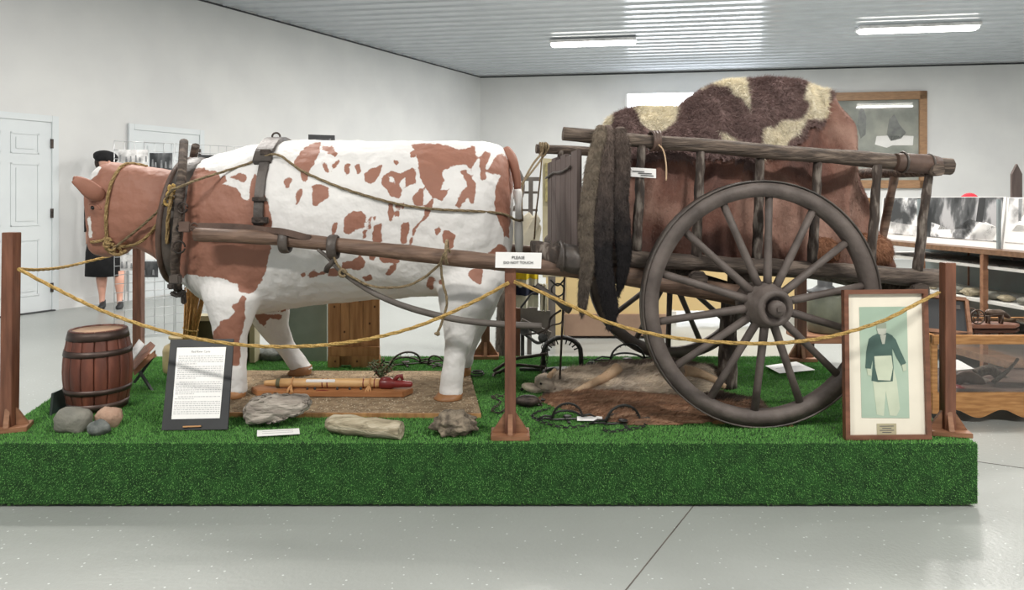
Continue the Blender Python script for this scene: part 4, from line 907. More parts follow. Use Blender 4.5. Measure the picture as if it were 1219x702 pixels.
# ------------------------------------------------------------------ things standing on the turf, left to right
# barrel
bc = GD(117, 3.38)
t = thing('barrel', bc, 'small red-brown wooden barrel with metal hoops at the left of the platform', 'barrel')
s_ = F/bc.y; H = .365
def brad(h): return .118+.026*math.sin(math.pi*min(1, max(0, h/H)))
Mb = Matrix.Translation(bc)
for k in range(16):
    a0, a1 = 2*math.pi*k/16+.012, 2*math.pi*(k+1)/16-.012; mb = MB(); rings = []
    for i in range(11):
        h = H*i/10; r_ = brad(h); ring_ = []
        for (a, q) in ((a0, r_-.012), (a0, r_-.0015), (a0+.05, r_), ((a0+a1)/2, r_+.001), (a1-.05, r_), (a1, r_-.0015), (a1, r_-.012)): ring_.append(bc+Vector((math.cos(a)*q, math.sin(a)*q, h+.001)))
        rings.append(ring_)
    mb.loft(rings); part(mb, 'stave', M['barrel'], t)
for h, w_ in ((.012, .03), (.085, .024), (.255, .026), (.325, .038)):
    mb = MB(); a, b = brad(h)+.0005, brad(h+w_)+.0005; mb.lathe([(a, h), (a+.003, h), (b+.003, h+w_), (b, h+w_), (a, h)], Mb, 48, cap=False); part(mb, 'hoop', M['hoop'], t)
mb = MB(); mb.lathe([(.001, H-.016), (.108, H-.016), (.108, H-.004), (.001, H-.004)], Mb, 40); part(mb, 'barrel_head', M['barreltop'], t)
# rocks in front of it
for (px, py, rx, rz, m, seedv, lab, sh) in ((88, 516, 19, 15, 'rockgrey', 3, 'largest grey wedge-shaped rock in front of the barrel', .75), (129, 511, 15.5, 13, 'rockpink', 5, 'round pinkish granite rock in front of the barrel', 0), (118, 521, 13, 9.5, 'rockdark', 8, 'smallest dark grey rock in front of the other two', 0)):
    q = GD(px, DG(py)+.04); s_ = q.y/F; q.z += rz*s_*.85
    mb = MB(); mb.blob(q, (rx*s_, rx*s_*.8, rz*s_), Matrix.Rotation(R(10 if m == 'rockgrey' else 0), 3, 'Y'), amp=.16, fr=2.4, seed=seedv, sharp=sh)
    solo(mb, 'rock', M[m], lab, 'rock', 'field stones by the barrel')
# dark slate leaning on the barrel
mb = MB(); mb.prism([P(58, 502, 3.22), P(80, 489, 3.36), P(80, 460, 3.42), P(61, 468, 3.3)], (.006, .008, 0)); solo(mb, 'slate_panel', M['slate'], 'dark glossy flat panel leaning beside the left of the barrel', 'panel')
# folding stand with a booklet
t = thing('booklet_stand', G(165, 455), 'small folding wooden stand holding an open booklet between barrel and crock', 'display stand')
D0 = 3.75
part(MB().beam(P(186, 473, D0-.1), P(163, 437, D0+.0), .012, .012), 'stand_leg', M['black'], t)
part(MB().beam(P(160, 455, D0-.0), P(182, 425, D0), .012, .012), 'stand_leg', M['black'], t)
mb = MB(); mb.prism([P(150, 432, D0+.02), P(178, 408, D0+.05), P(184, 413, D0-.04), P(160, 440, D0-.08)], (0, .01, .006)); part(mb, 'tray', M['postwood'], t)
mb = MB(); mb.prism([P(158, 440, D0-.06), P(184, 417, D0-.04), P(184, 424, D0-.05), P(160, 447, D0-.08)], (0, .01, 0)); part(mb, 'tray_lip', M['basewood'], t)
mb = MB(); mb.prism([P(154, 421, D0-.02), P(166, 404, D0-.01), P(173, 411, D0-.05), P(155, 434, D0-.07)], (0, -.004, .004)); part(mb, 'booklet', M['bwpale'], t)
# crock with broom
cc = G(207, 447); t = thing('stone_crock', cc, 'pale beige stoneware crock with a narrow neck behind the text board', 'crock')
mb = MB(); mb.lathe([(.09, 0), (.098, .01), (.1, .04), (.1, .12), (.092, .145), (.065, .158), (.06, .168), (.06, .182), (.07, .186), (.07, .198), (.06, .199), (.055, .16)], Matrix.Translation(cc+Vector((.0, .1, .001))), 32); part(mb, 'jar', M['crock'], t)
t = thing('straw_broom', cc+Vector((0, .1, .17)), 'bundle of golden broom straw standing in the beige crock', 'broom')
mb = MB(); random.seed(5)
b0 = cc+Vector((.02, .1, .03)); tp = P(233, 345, 3.85)
for i in range(90):
    a = rnd(0, 6.28); r_ = math.sqrt(random.random()); q = b0+Vector((math.cos(a)*r_*.03, math.sin(a)*r_*.03, 0)); e = tp+Vector((math.cos(a)*r_*.062, math.sin(a)*r_*.05, rnd(-.02, .03)))
    mb.tube([q, q.lerp(e, .5)+Vector((math.cos(a), math.sin(a), 0))*-.006, e], [.0028, .003, .002], 4)
part(mb, 'straw', M['straw'], t); mb = MB(); mb.tube(arc(b0.lerp(tp, .5), .037, 0, 350, 16, (1, 0, -.3), (0, 1, 0)), .004, 5); part(mb, 'binding', M['rope'], t)
# olive panel box and sage board behind the ox
q = [G(226, 433), G(302, 431)]
for p in q: p.y = 4.3
t = thing('picture_box', q[0], 'pale framed box with an olive back panel behind the ox forelegs', 'box')
def bb(x0, x1, y0, y1, D, th): return MB().prism([P(x0, y1, D), P(x1, y1, D), P(x1, y0, D), P(x0, y0, D)], (0, th, 0))
part(bb(225, 302, 379, 431, 4.33, .01), 'panel', M['olive'], t)
mb = MB()
for (x0, x1, y0, y1) in ((223, 303, 376, 382), (223, 229, 376, 431.5), (297, 303, 376, 431.5)): mb.prism([P(x0, y1, 4.25), P(x1, y1, 4.25), P(x1, y0, 4.25), P(x0, y0, 4.25)], (0, .09, 0))
part(mb, 'frame', M['cream'], t)
t = thing('sage_board', P(362, 428, 4.36), 'plain grey-green board standing behind the ox between its legs', 'board')
mb = MB(); mb.prism([P(340, 430, 4.32), P(389, 430, 4.32), P(389, 358, 4.4), P(337, 358, 4.4)], (0, .02, 0)); part(mb, 'board', M['sage'], t)
mb = MB(); mb.beam(P(364, 427, 4.43), P(364, 365, 4.41), .04, .02, (0, 1, 0)); part(mb, 'stand_back', M['cream'], t)
# pine plank door
t = thing('pine_plank_panel', P(420, 440, 4.12), 'upright panel of knotty pine boards with two feet standing behind the ox', 'wood panel')
for (x0, x1) in ((390, 405), (405.3, 416), (416.3, 432), (432.3, 451.5)):
    part(bb(x0, x1, 346, 434.5, 4.20, .018), 'board', M['pine'], t, .002)
part(bb(390, 451.5, 413, 424, 4.172, .025), 'batten', M['pine'], t, .002)
part(bb(390, 404, 424, 443, 4.165, .05), 'foot', M['pine'], t, .002); part(bb(418, 451.5, 424, 443, 4.165, .05), 'foot', M['pine'], t, .002)
mb = MB()
for (px, py) in ((398, 365), (428, 358), (440, 385), (410, 395), (425, 430), (446, 365), (399, 430)): mb.blob(P(px, py, 4.197 if py < 412 else 4.163), (.006, .002, .007), amp=.1, sub=2)
part(mb, 'knots', M['pinedark'], t)['kind'] = 'stuff'
# dark lump behind the far foreleg
mb = MB(); mb.blob(G(322, 432)+Vector((0, .1, .03)), (.12, .07, .05), amp=.3, seed=4); solo(mb, 'dark_rock', M['rockdark'], 'low dark lumpy stone on the turf behind the ox forelegs', 'rock')
# text board
tb = thing('text_board', G(232, 512), 'black display board with a white printed page about Red River carts', 'display board')
q = [P(192, 512, 3.03), P(271, 511, 3.03), P(275, 405, 3.18), P(203, 404, 3.18)]; q[2] = q[1]+q[3]-q[0]; nv = (q[1]-q[0]).cross(q[3]-q[0]).normalized()
part(MB().prism(q, -nv*.008), 'backing_board', M['black'], tb, .001)
def onb(s, t_, d=.001): return q[0]+(q[1]-q[0])*s+(q[3]-q[0])*t_+nv*d
part(MB().prism([onb(.14, .115), onb(.87, .12), onb(.89, .905), onb(.12, .905)], nv*.0012), 'page', M['white'], tb)
Mx = Matrix((q[1]-q[0], q[3]-q[0], nv)); ux = (q[1]-q[0]).normalized(); uy = nv.cross(ux)
MT = Matrix((ux, uy, nv)).transposed().to_4x4()
mb = MB(); mb.text('Red River Carts', Matrix.Translation(onb(.5, .855, .0025)) @ MT, .0125, .0001); part(mb, 'title', M['ink'], tb)
mb = MB(); random.seed(9); y = .80; ln = 0
while y > .15:
    if ln in (5, 13, 14, 22, 25): ln += 1; y -= .0105; continue
    x = .16 if ln not in (6, 15, 23) else .21; xe = .86 if ln not in (4, 12, 21, 24) else .45
    while x < xe:
        w_ = rnd(.012, .05); mb.prism([onb(x, y, .0024), onb(min(x+w_, xe), y, .0024), onb(min(x+w_, xe), y+.009, .0024), onb(x, y+.009, .0024)], nv*.0002); x += w_+.01
    y -= .0215; ln += 1
part(mb, 'text_lines', M['inklight'], tb)['kind'] = 'stuff'
part(MB().prism([onb(.33, .025), onb(.6, .03), onb(.6, .045), onb(.33, .04)], nv*.006), 'brass_clip', M['cut'], tb)
part(MB().beam(onb(.5, .8, -.01), G(245, 480)+Vector((0, .02, .002)), .03, .006), 'easel_strut', M['black'], tb)
# fossil, petrified log, pitted rock, card
def flatrock(poly, D, depth, m, name, label, cat, amp=.006, sub=3, sd=0):
    pts = [P(x, y, D) for x, y in poly]; b = G(*poly[-1]) ; c = sum(pts, Vector())/len(pts)
    bm = bmesh.new(); rows = 9; rings = []
    mb = MB()
    for i in range(rows):
        t_ = i/(rows-1); k = .72+.28*math.sin(math.pi*t_)**.6; rings.append([Vector(((p.x-c.x)*k+c.x, p.y-depth/2+depth*t_, (p.z-c.z)*k+c.z)) for p in pts])
    mb.loft(rings)
    o = part(mb, name, m); 
    sm = o.modifiers.new('s', 'SUBSURF'); sm.levels = 3; sm.render_levels = 3
    dg = bpy.context.evaluated_depsgraph_get(); m2 = bpy.data.meshes.new_from_object(o.evaluated_get(dg)); o.modifiers.clear(); old = o.data; o.data = m2; bpy.data.meshes.remove(old)
    for v in o.data.vertices:
        p = v.co*1; v.co += v.normal*(noise.noise(p*Vector((14, 14, 30)).length*.4+Vector((sd, 0, 0)))*amp + amp*.9*noise.noise(Vector((p.x*25, p.y*40, p.z*70+sd))))
    o.location.z = PZ+.003-min(v.co.z for v in o.data.vertices)
    return tag(o, label, cat)
flatrock([(291, 482), (318, 478), (345, 480), (369, 481), (371, 492), (362, 500), (345, 503), (330, 511), (305, 509), (291, 514)], 3.12, .14, M['fossil'], 'fossil_bone', 'large pale grey fossil-like rock slab in front of the gravel board', 'fossil rock', .01)
pl_a, pl_b = G(386, 520)+Vector((0, .05, .042)), G(476, 527)+Vector((0, .04, .036))
mb = MB(); ps = [pl_a.lerp(pl_b, i/14) for i in range(15)]; mb.tube(ps, [.022, .034, .037]+[.038+.003*math.sin(i*1.3) for i in range(10)]+[.037, .034], 18, jit=.07, flat=1.0); 
for v in mb.v: v.z = max(v.z, PZ+.002)
o = solo(mb, 'petrified_log', M['bone'], 'pale cylindrical petrified log lying left of the pitted rock', 'fossil log'); 
mb = MB(); mb.blob(G(540, 522)+Vector((0, .06, .042)), (.088, .07, .05), amp=.28, fr=5, sub=4, seed=6); solo(mb, 'pitted_rock', M['lava'], 'brown pitted porous rock just left of the centre post', 'rock')
def card(pts, label, lines=2):
    t = thing('label_card', pts[0], label, 'card'); part(MB().prism(pts, (0, 0, .002)), 'card', M['white'], t); mb = MB()
    for k in range(lines):
        a, b, c, d = pts; f = (k+1)/(lines+1); p0 = a.lerp(d, f).lerp(b.lerp(c, f), .12); p1 = a.lerp(d, f).lerp(b.lerp(c, f), .85); e = (d-a)*.05
        mb.prism([p0+Vector((0, 0, .0022)), p1+Vector((0, 0, .0022)), p1+e+Vector((0, 0, .0022)), p0+e+Vector((0, 0, .0022))], (0, 0, .0004))
    part(mb, 'print', M['inklight'], t); return t
def liftc(l, dz): return [G(x, y)+Vector((0, 0, dz)) for x, y in l]
card(liftc([(306, 523), (357, 520), (356, 513.5), (306, 516)], .012), 'small white label card on the turf below the pale fossil rock')
card(liftc([(687, 504), (717, 504), (717, 499), (687, 499)], .012), 'small white label card lying between the two front animal traps')
card(liftc([(928, 447), (970, 443), (948, 433), (911, 438)], .012), 'white sheet of paper lying on the turf seen through the near wheel', 1)
# carved flute on its board
fb = thing('cedar_board', G(385, 472)+Vector((0, 0, .016)), 'long narrow cedar board lying on the gravel under the flute', 'board')
za = PZ+.018
def GB(px, py, dz=0):
    q = G(px, py, za); return q+Vector((0, 0, dz))
mb = MB(); mb.prism([GB(306, 472), GB(480, 473), GB(492, 468), GB(474, 464), GB(312, 464), GB(299, 467)], (0, 0, .028)); part(mb, 'board', M['redwood'], fb, .003)
ft = thing('wooden_flute', GB(385, 462, .034), 'pale wooden flute with red carved head and hide tassels resting on the board', 'flute')
fa, fe = GB(315, 468.5, .052), GB(462, 468.5, .052)
for (t0, t1, m, nm, r0, r1) in ((0, .10, 'lightwood', 'mouthpiece', .012, .018), (.10, .13, 'olive', 'green_band', .0225, .0225), (.13, .95, 'lightwood', 'barrel_tube', .022, .023), (.95, 1.0, 'lightwood', 'neck', .018, .01)):
    mb = MB(); ps = [fa.lerp(fe, t0+(t1-t0)*i/8) for i in range(9)]; mb.tube(ps, [r0+(r1-r0)*i/8 for i in range(9)], 16); part(mb, nm, M[m], ft)
for t0 in (.47, .51, .80, .89): 
    mb = MB(); mb.tube([fa.lerp(fe, t0), fa.lerp(fe, t0+.008)], .0238, 16); part(mb, 'red_band', M['redstone'], ft)
mb = MB(); mb.box(fa.lerp(fe, .46)+Vector((0, -.016, .014)), (.14, .012, .014)); part(mb, 'white_inlay', M['white'], ft, .002)
for t0 in (.23, .86):
    for k in range(7):
        mb = MB(); q0 = fa.lerp(fe, t0)+Vector((0, -.026, .0)); e = q0+Vector((rnd(-.022, .022), -.035, -.046+rnd(0, .01))); mb.tube([q0, q0.lerp(e, .5)+Vector((0, -.012, .006)), e], [.004, .004, .003], 5); part(mb, 'tassel', M['cut'], ft)
    mb = MB(); mb.tube(arc(fa.lerp(fe, t0), .025, 0, 350, 16, (0, 1, 0), (0, 0, 1)), .004, 5); part(mb, 'tie', M['cut'], ft)
for t0 in (.36, .42, .60, .70, .79):
    mb = MB(); mb.blob(fa.lerp(fe, t0)+Vector((0, -.03, -.02)), (.006, .005, .009), amp=0, sub=2); part(mb, 'bead', M['black'], ft)
mb = MB()
for a in (0, 40, -40, 80, -80): mb.beam(fa.lerp(fe, .49)+Vector((0, -.05, -.022)), fa.lerp(fe, .49)+Vector((math.sin(R(a))*.03, -.052, -.022-math.cos(R(a))*.018)), .004, .004)
part(mb, 'red_paint_star', M['redstone'], ft)
ha, he = GB(452, 469, .053), GB(491, 469, .048)
mb = MB(); mb.tube([ha.lerp(he, x) for x in (0, .05, .35, .45, .55, .95, 1)], [.02, .027, .028, .02, .019, .015, .008], 12); mb.blob(ha.lerp(he, .2)+Vector((0, 0, .02)), (.03, .015, .012), amp=0); mb.tube([ha.lerp(he, .45)+Vector((0, 0, .015)), ha.lerp(he, .55)+Vector((0, 0, .035)), ha.lerp(he, .66)+Vector((0, 0, .04)), ha.lerp(he, .7)+Vector((0, 0, .02))], [.012, .01, .012, .006], 8); part(mb, 'carved_head', M['redstone'], ft)
# sagebrush sprig
t = thing('sagebrush', GB(452, 449), 'small dusty green sagebrush sprig on the gravel behind the flute', 'plant')
mb = MB(); sm_ = MB(); random.seed(12)
for i in range(26):
    a = rnd(0, 6.28); e = GB(455, 449)+Vector((math.cos(a)*rnd(.02, .085), math.sin(a)*.05, rnd(.02, .095))); sm_.tube([GB(452, 449), e], [.003, .0015], 4)
    for k in range(9):
        c = e.lerp(GB(452, 449), rnd(0, .5)); d = Vector((rnd(-1, 1), rnd(-1, 1), rnd(-.3, 1))).normalized()*.02; s = d.cross(Vector((rnd(-1, 1), rnd(-1, 1), 1))).normalized()*.004
        mb.add([c-s, c+s, c+d+s*.6, c+d-s*.6], [(0, 1, 2, 3)])
part(mb, 'leaves', M['sageplant'], t)['kind'] = 'stuff'; part(sm_, 'stems', M['postwood'], t)

# ------------------------------------------------------------------ traps
def chain(pts, r, m, parent, name='chain', thick=.0022):
    pts = smoothpath(pts, 5); L = [0]
    for a, b in zip(pts, pts[1:]): L.append(L[-1]+(b-a).length)
    n = int(L[-1]/(r*2.6)); mb = MB()
    for i in range(n):
        d = L[-1]*(i+.5)/n; k = max(j for j in range(len(L)) if L[j] <= d); k = min(k, len(pts)-2); c = pts[k].lerp(pts[k+1], (d-L[k])/max(1e-6, L[k+1]-L[k])); tt = (pts[k+1]-pts[k]).normalized()
        sd = Vector((0, 0, 1)).cross(tt); sd = sd.normalized() if sd.length > .01 else Vector((1, 0, 0)); up = tt.cross(sd); ax = sd if i % 2 else (sd*.5+up).normalized()
        mb.tube([c+tt*math.cos(2*math.pi*j/8)*r*1.5+ax*math.sin(2*math.pi*j/8)*r for j in range(8)], thick, 4, closed=True)
    o = part(mb, name, m, parent); o['kind'] = 'stuff'; return o
def trap(px, py, rad, label, open_a=80, rot=0, teeth=9, m='irondark', spring=True, chpts=None):
    c = G(px, py)+Vector((0, .03, .006)); t = thing('leg_hold_trap', c, label, 'animal trap', 'iron animal traps on the turf'); Mr = Matrix.Rotation(R(rot), 3, 'Z')
    for k, ang in enumerate((open_a, 180-12)):
        mb = MB(); a_ = R(ang); ayv = Mr @ Vector((0, -math.cos(a_), math.sin(a_))); axv = Mr @ Vector((1, 0, 0)); pts = arc(c+Vector((0, 0, .005)), rad, 4, 176, 18, axv, ayv)
        pts = [c+(p-c)*1.0 for p in pts]; mb.tube(pts, rad*.045+.002, 6)
        for j in range(teeth):
            p = pts[2+int(14*j/(teeth-1))]; d = (c-p).normalized(); mb.beam(p, p+d*rad*.13, .004, .004)
        part(mb, 'jaw', M[m], t)
    part(MB().beam(c-Mr @ Vector((rad*1.15, 0, 0)), c+Mr @ Vector((rad*1.15, 0, 0)), .014, .006), 'base_bar', M[m], t); part(MB().beam(c-Mr @ Vector((0, rad*.8, 0)), c+Mr @ Vector((0, rad*.8, 0)), .012, .005), 'cross_bar', M[m], t)
    mb = MB(); mb.lathe([(.001, 0), (rad*.28, 0), (rad*.28, .003), (.001, .003)], Matrix.Translation(c+Vector((0, 0, .012))), 16); part(mb, 'pan', M[m], t)
    if spring:
        for s in (-1, 1):
            mb = MB(); e = c+Mr @ Vector((s*rad*1.0, 0, .004)); f = c+Mr @ Vector((s*rad*2.0, 0, .004))
            mb.tube([e+Vector((0, 0, .002)), e.lerp(f, .5)+Mr @ Vector((0, rad*.13, 0)), f, e.lerp(f, .5)+Vector((0, 0, rad*.22)), e+Vector((0, 0, rad*.16))], .0045, 6); part(mb, 'spring', M[m], t)
    if chpts: chain([G(x, y)+Vector((0, 0, .008)) for x, y in chpts], .007, M[m], t)
    return t
trap(676, 503, .066, 'toothed iron trap with raised jaw left of the white card among the traps', 85, 5, chpts=[(655, 488), (640, 492), (634, 498), (650, 506), (675, 511), (700, 508)])
trap(743, 508, .074, 'toothed iron trap with raised jaw nearest the platform edge before the wheel', 85, 8, chpts=[(718, 512), (725, 516), (742, 514), (765, 510), (768, 504), (757, 500)])
t3 = trap(630, 485, .055, 'small closed rusty trap with oval pan beside the centre post', 35, -10, teeth=5, m='iron', spring=False, chpts=[(606, 484), (596, 493), (586, 490), (596, 480), (585, 474), (603, 473)])
mb = MB(); mb.blob(G(628, 486)+Vector((0, .02, .03)), (.06, .03, .028), amp=.05); part(mb, 'oval_plate', M['iron'], t3)
mb = MB(); mb.prism([G(644, 480)+Vector((0, 0, .01)), G(672, 479)+Vector((0, 0, .012)), G(670, 473)+Vector((0, 0, .02)), G(646, 473)+Vector((0, 0, .02))], (0, 0, .006)); part(mb, 'flat_plate', M['iron'], t3)
trap(748, 432, .10, 'dark iron trap standing at the rear of the platform behind the far wheel', 80, 0, chpts=[(716, 431), (700, 429), (690, 427)])
trap(482, 436, .085, 'iron trap on the turf between the pine panel and the ox hind legs', 60, 20, teeth=5, m='iron')
trap(520, 438, .06, 'rusty iron trap tucked just left of the ox hind legs', 70, -30, teeth=5, m='iron', chpts=[(500, 444), (512, 448), (530, 447)])
# big bear trap
bt = thing('bear_trap', G(655, 448), 'large dark bear trap with a tall arched jaw behind the wolf pelt', 'bear trap')
c = G(671, 447)+Vector((0, .12, .0)); 
mb = MB(); pts = [c+Vector((-.105, 0, .01)), c+Vector((-.105, 0, .09)), *[c+Vector((math.cos(R(a))*.105, 0, .10+math.sin(R(a))*.085)) for a in range(165, 10, -15)], c+Vector((.105, 0, .09)), c+Vector((.108, 0, .01))]; mb.tube(pts, .019, 8, flat=.7); part(mb, 'jaw', M['irondark'], bt)
for a in range(20, 170, 18):
    p = c+Vector((math.cos(R(a))*.1, 0, .10+math.sin(R(a))*.08)); part(MB().beam(p, p-Vector((math.cos(R(a))*.03, 0, math.sin(R(a))*.03)), .007, .007), 'tooth', M['irondark'], bt)
mb = MB(); pts = [c+Vector((math.cos(R(a))*.11, -.13+math.sin(R(a))*.1, .02)) for a in range(0, 360, 20)]; mb.tube(pts, .011, 8, closed=True); part(mb, 'jaw', M['irondark'], bt)
part(MB().beam(c+Vector((-.24, -.02, .012)), c+Vector((.16, -.02, .012)), .03, .015), 'base_bar', M['irondark'], bt, .003)
for (a, b) in (((587, 447), (652, 421)), ((593, 449), (648, 437))):
    p = G(*a)+Vector((0, .05, .012)); e = P(b[0], b[1], c.y-.05); mb = MB(); mb.tube(smoothpath([p, p.lerp(e, .35)+Vector((0, 0, .03)), p.lerp(e, .7)+Vector((0, 0, .015)), e], 5), .009, 8, flat=.6); part(mb, 'leaf_spring', M['iron'], bt)
mb = MB(); mb.tube(smoothpath([P(602, 441, 4.02), P(590, 444, 3.98), P(588, 449, 3.95), P(600, 451, 3.95), P(640, 452, 3.95), P(650, 449, 3.95)], 5), .008, 8); part(mb, 'spring_loop', M['iron'], bt)
mb = MB(); mb.lathe([(.001, 0), (.04, 0), (.045, .012), (.001, .012)], Matrix.Translation(c+Vector((-.01, -.13, .03))), 16); part(mb, 'pan', M['irondark'], bt)
part(MB().blob(c+Vector((.16, -.03, .03)), (.03, .025, .03), amp=.1), 'spring_head', M['irondark'], bt)
mb = MB(); pp = G(566, 446); mb.tube([pp+Vector((math.cos(R(a))*.045, math.sin(R(a))*.05, .006)) for a in range(0, 360, 20)], .004, 6, closed=True); mb.tube([pp+Vector((math.cos(R(a))*.03+.01, math.sin(R(a))*.035, .016)) for a in range(0, 360, 20)], .004, 6, closed=True)
solo(mb, 'iron_ring_coil', M['irondark'], 'small coil of iron wire on the turf right of the hind hooves', 'wire coil')

# ------------------------------------------------------------------ hanging irons by the shafts
t = thing('hanging_singletree', P(657, 352, 3.5), 'wooden singletree bar with iron rings hanging under the shaft', 'singletree')
mb = MB(); log(mb, P(639, 339, 3.5), P(679, 369, 3.4), .013, .02, jit=.04); part(mb, 'bar', M['greywood'], t)
mb = MB(); mb.tube(arc(P(664, 345, 3.45), .03, 0, 340, 14), .004, 6); part(mb, 'ring', M['irondark'], t)
mb = MB(); mb.tube(smoothpath([P(655, 333, 3.45), P(664, 340, 3.45), P(672, 332, 3.45)], 4), .004, 6); part(mb, 'hook', M['irondark'], t)
mb = MB(); mb.tube(smoothpath([P(668, 369, 3.42), P(656, 378, 3.42), P(652, 390, 3.42), P(640, 396, 3.45), P(625, 398, 3.45)], 5), .005, 6); mb.tube(smoothpath([P(670, 373, 3.42), P(668, 384, 3.42), P(655, 388, 3.42), P(645, 400, 3.42)], 5), .004, 6); part(mb, 'iron_rod', M['iron'], t)
mb = MB(); mb.blob(P(646, 402, 3.42), (.022, .006, .022), amp=0); part(mb, 'iron_disc', M['irondark'], t)
mb = MB(); mb.tube(smoothpath([P(620, 366, 3.5), P(627, 357, 3.5), P(632, 350, 3.5), P(640, 348, 3.5)], 4), .005, 6); part(mb, 'chain_hook', M['irondark'], t)
t = thing('iron_rod_stand', G(666, 471), 'thin upright iron rod with a flat foot reaching up to the cart front', 'iron rod')
mb = MB(); fr_ = G(666, 471)+Vector((0, .02, .012)); mb.tube([fr_, P(672, 330, fr_.y)], .0055, 8); part(mb, 'rod', M['iron'], t); part(MB().box(fr_, (.06, .04, .006)), 'foot', M['iron'], t)
fr2 = G(642, 465)+Vector((0, .02, .01)); t = thing('hanging_chain', fr2, 'pair of thin iron chains hanging down from the singletree to the wolf head', 'chain')
chain([fr2, P(645, 420, fr2.y), P(648, 392, fr2.y)], .006, M['iron'], t, thick=.002); chain([fr2+Vector((.015, 0, 0)), P(652, 420, fr2.y), P(650, 392, fr2.y)], .006, M['iron'], t, thick=.002)

# ------------------------------------------------------------------ pelts on the turf
def turfpelt(poly, hmax, m, name, label, n=22000, hl=.03, sd=1, comb=(1, 0, 0), z0=.006):
    """a pelt outline in plan (pixels of its footprint) bulging up to hmax"""
    g = np.array(poly, float); x0, x1 = g[:, 0].min(), g[:, 0].max(); y0, y1 = g[:, 1].min(), g[:, 1].max(); nx, ny = 70, 24; mb = MB(); ids = {}; vs = []; fs = []
    X, Y = np.meshgrid(np.linspace(x0, x1, nx), np.linspace(y0, y1, ny), indexing='ij'); d = sdpoly(X.ravel(), Y.ravel(), [poly]).reshape(nx, ny)
    wmax = max(3, d.max())
    for i in range(nx):
        for j in range(ny):
            q = G(X[i, j], Y[i, j]); k = max(0, d[i, j]/wmax); q.z += z0+hmax*math.sqrt(k)*(1+.35*noise.noise(Vector((i*.15, j*.3, sd)))); vs.append(q)
    for i in range(nx-1):
        for j in range(ny-1):
            if max(d[i, j], d[i+1, j], d[i, j+1], d[i+1, j+1]) > 0: fs.append((i*ny+j, (i+1)*ny+j, (i+1)*ny+j+1, i*ny+j+1))
    us = sorted({k for f in fs for k in f}); mp = {k: i for i, k in enumerate(us)}; mb.add([vs[k] for k in us], [[mp[k] for k in f] for f in fs], True)
    t = thing(name, G((x0+x1)/2, (y0+y1)/2), label, 'animal pelt'); o = part(mb, 'pelt', m, t)
    tr = trisof(o); tr = [(a, b, c) if (b-a).cross(c-a).z > 0 else (a, c, b) for a, b, c in tr]
    fur('hair', m, tr, n, hl, .0022, comb, .3, .5, t, None, sd); return t
turfpelt([(640, 477), (672, 470), (700, 468), (740, 470), (800, 475), (860, 480), (905, 483), (912, 492), (880, 500), (820, 505), (760, 507), (725, 502), (690, 492), (660, 484)], .05, M['beaver'], 'beaver_pelt', 'wide glossy red-brown beaver pelt lying in front of the wolf pelt', 26000, .022, 31)
turfpelt([(812, 478), (860, 472), (905, 482), (915, 494), (870, 497), (830, 490)], .045, M['darkfur'], 'dark_pelt', 'dark brown fur partly hidden behind the near wheel rim', 9000, .025, 32)
turfpelt([(690, 440), (740, 436), (800, 434), (850, 442), (862, 452), (800, 462), (720, 452)], .07, M['darkfur'], 'dark_grey_pelt', 'dark grey-black fur heaped behind the pale wolf pelt', 14000, .03, 33)
wf_ = turfpelt([(652, 462), (680, 455), (740, 452), (800, 452), (850, 454), (852, 466), (800, 472), (740, 472), (690, 474), (658, 474)], .105, M['wolf'], 'wolf_pelt', 'grey and tan wolf pelt with head lying under the cart', 26000, .03, 34)
hc_ = G(652, 468)+Vector((0, 0, .05))
mb = MB(); mb.blob(hc_, (.065, .05, .042), Matrix.Rotation(R(15), 3, 'Y'), amp=.08, seed=2); mb.blob(hc_+Vector((-.075, 0, -.022)), (.055, .026, .02), Matrix.Rotation(R(12), 3, 'Y'), amp=.06); o = part(mb, 'head', M['wolf'], wf_)
fur('head_hair', M['wolf'], trisof(o), 2600, .012, .002, (1, 0, -.2), .2, .3, wf_, None, 35)
for dx, dy in ((.01, -.028), (.03, .03)):
    mb = MB(); mb.blob(hc_+Vector((dx, dy, .045)), (.014, .006, .024), Matrix.Rotation(R(25), 3, 'Y'), amp=.03, sub=2); part(mb, 'ear', M['wolfpale'], wf_)
mb = MB(); mb.blob(hc_+Vector((-.128, 0, -.03)), (.009, .01, .008), amp=0, sub=2); part(mb, 'nose', M['eye'], wf_)
mb = MB(); mb.blob(hc_+Vector((-.035, -.04, .008)), (.007, .005, .006), amp=0, sub=2); part(mb, 'eye', M['eye'], wf_)
for pts in ([(735, 464, .115), (720, 468, .085), (700, 472, .06), (678, 476, .03)], [(815, 464, .10), (830, 464, .09), (848, 464, .06), (862, 466, .03)]):
    mb = MB(); ps = smoothpath([G(x, y)+Vector((0, -.02, z)) for x, y, z in pts], 5); mb.tube(ps, [.028-.0011*i for i in range(len(ps))], 10); o = part(mb, 'foreleg', M['wolfpale'], wf_); fur('leg_hair', M['wolfpale'], trisof(o), 1600, .012, .002, (-1, 0, -.2), .2, .3, wf_, None, 36)

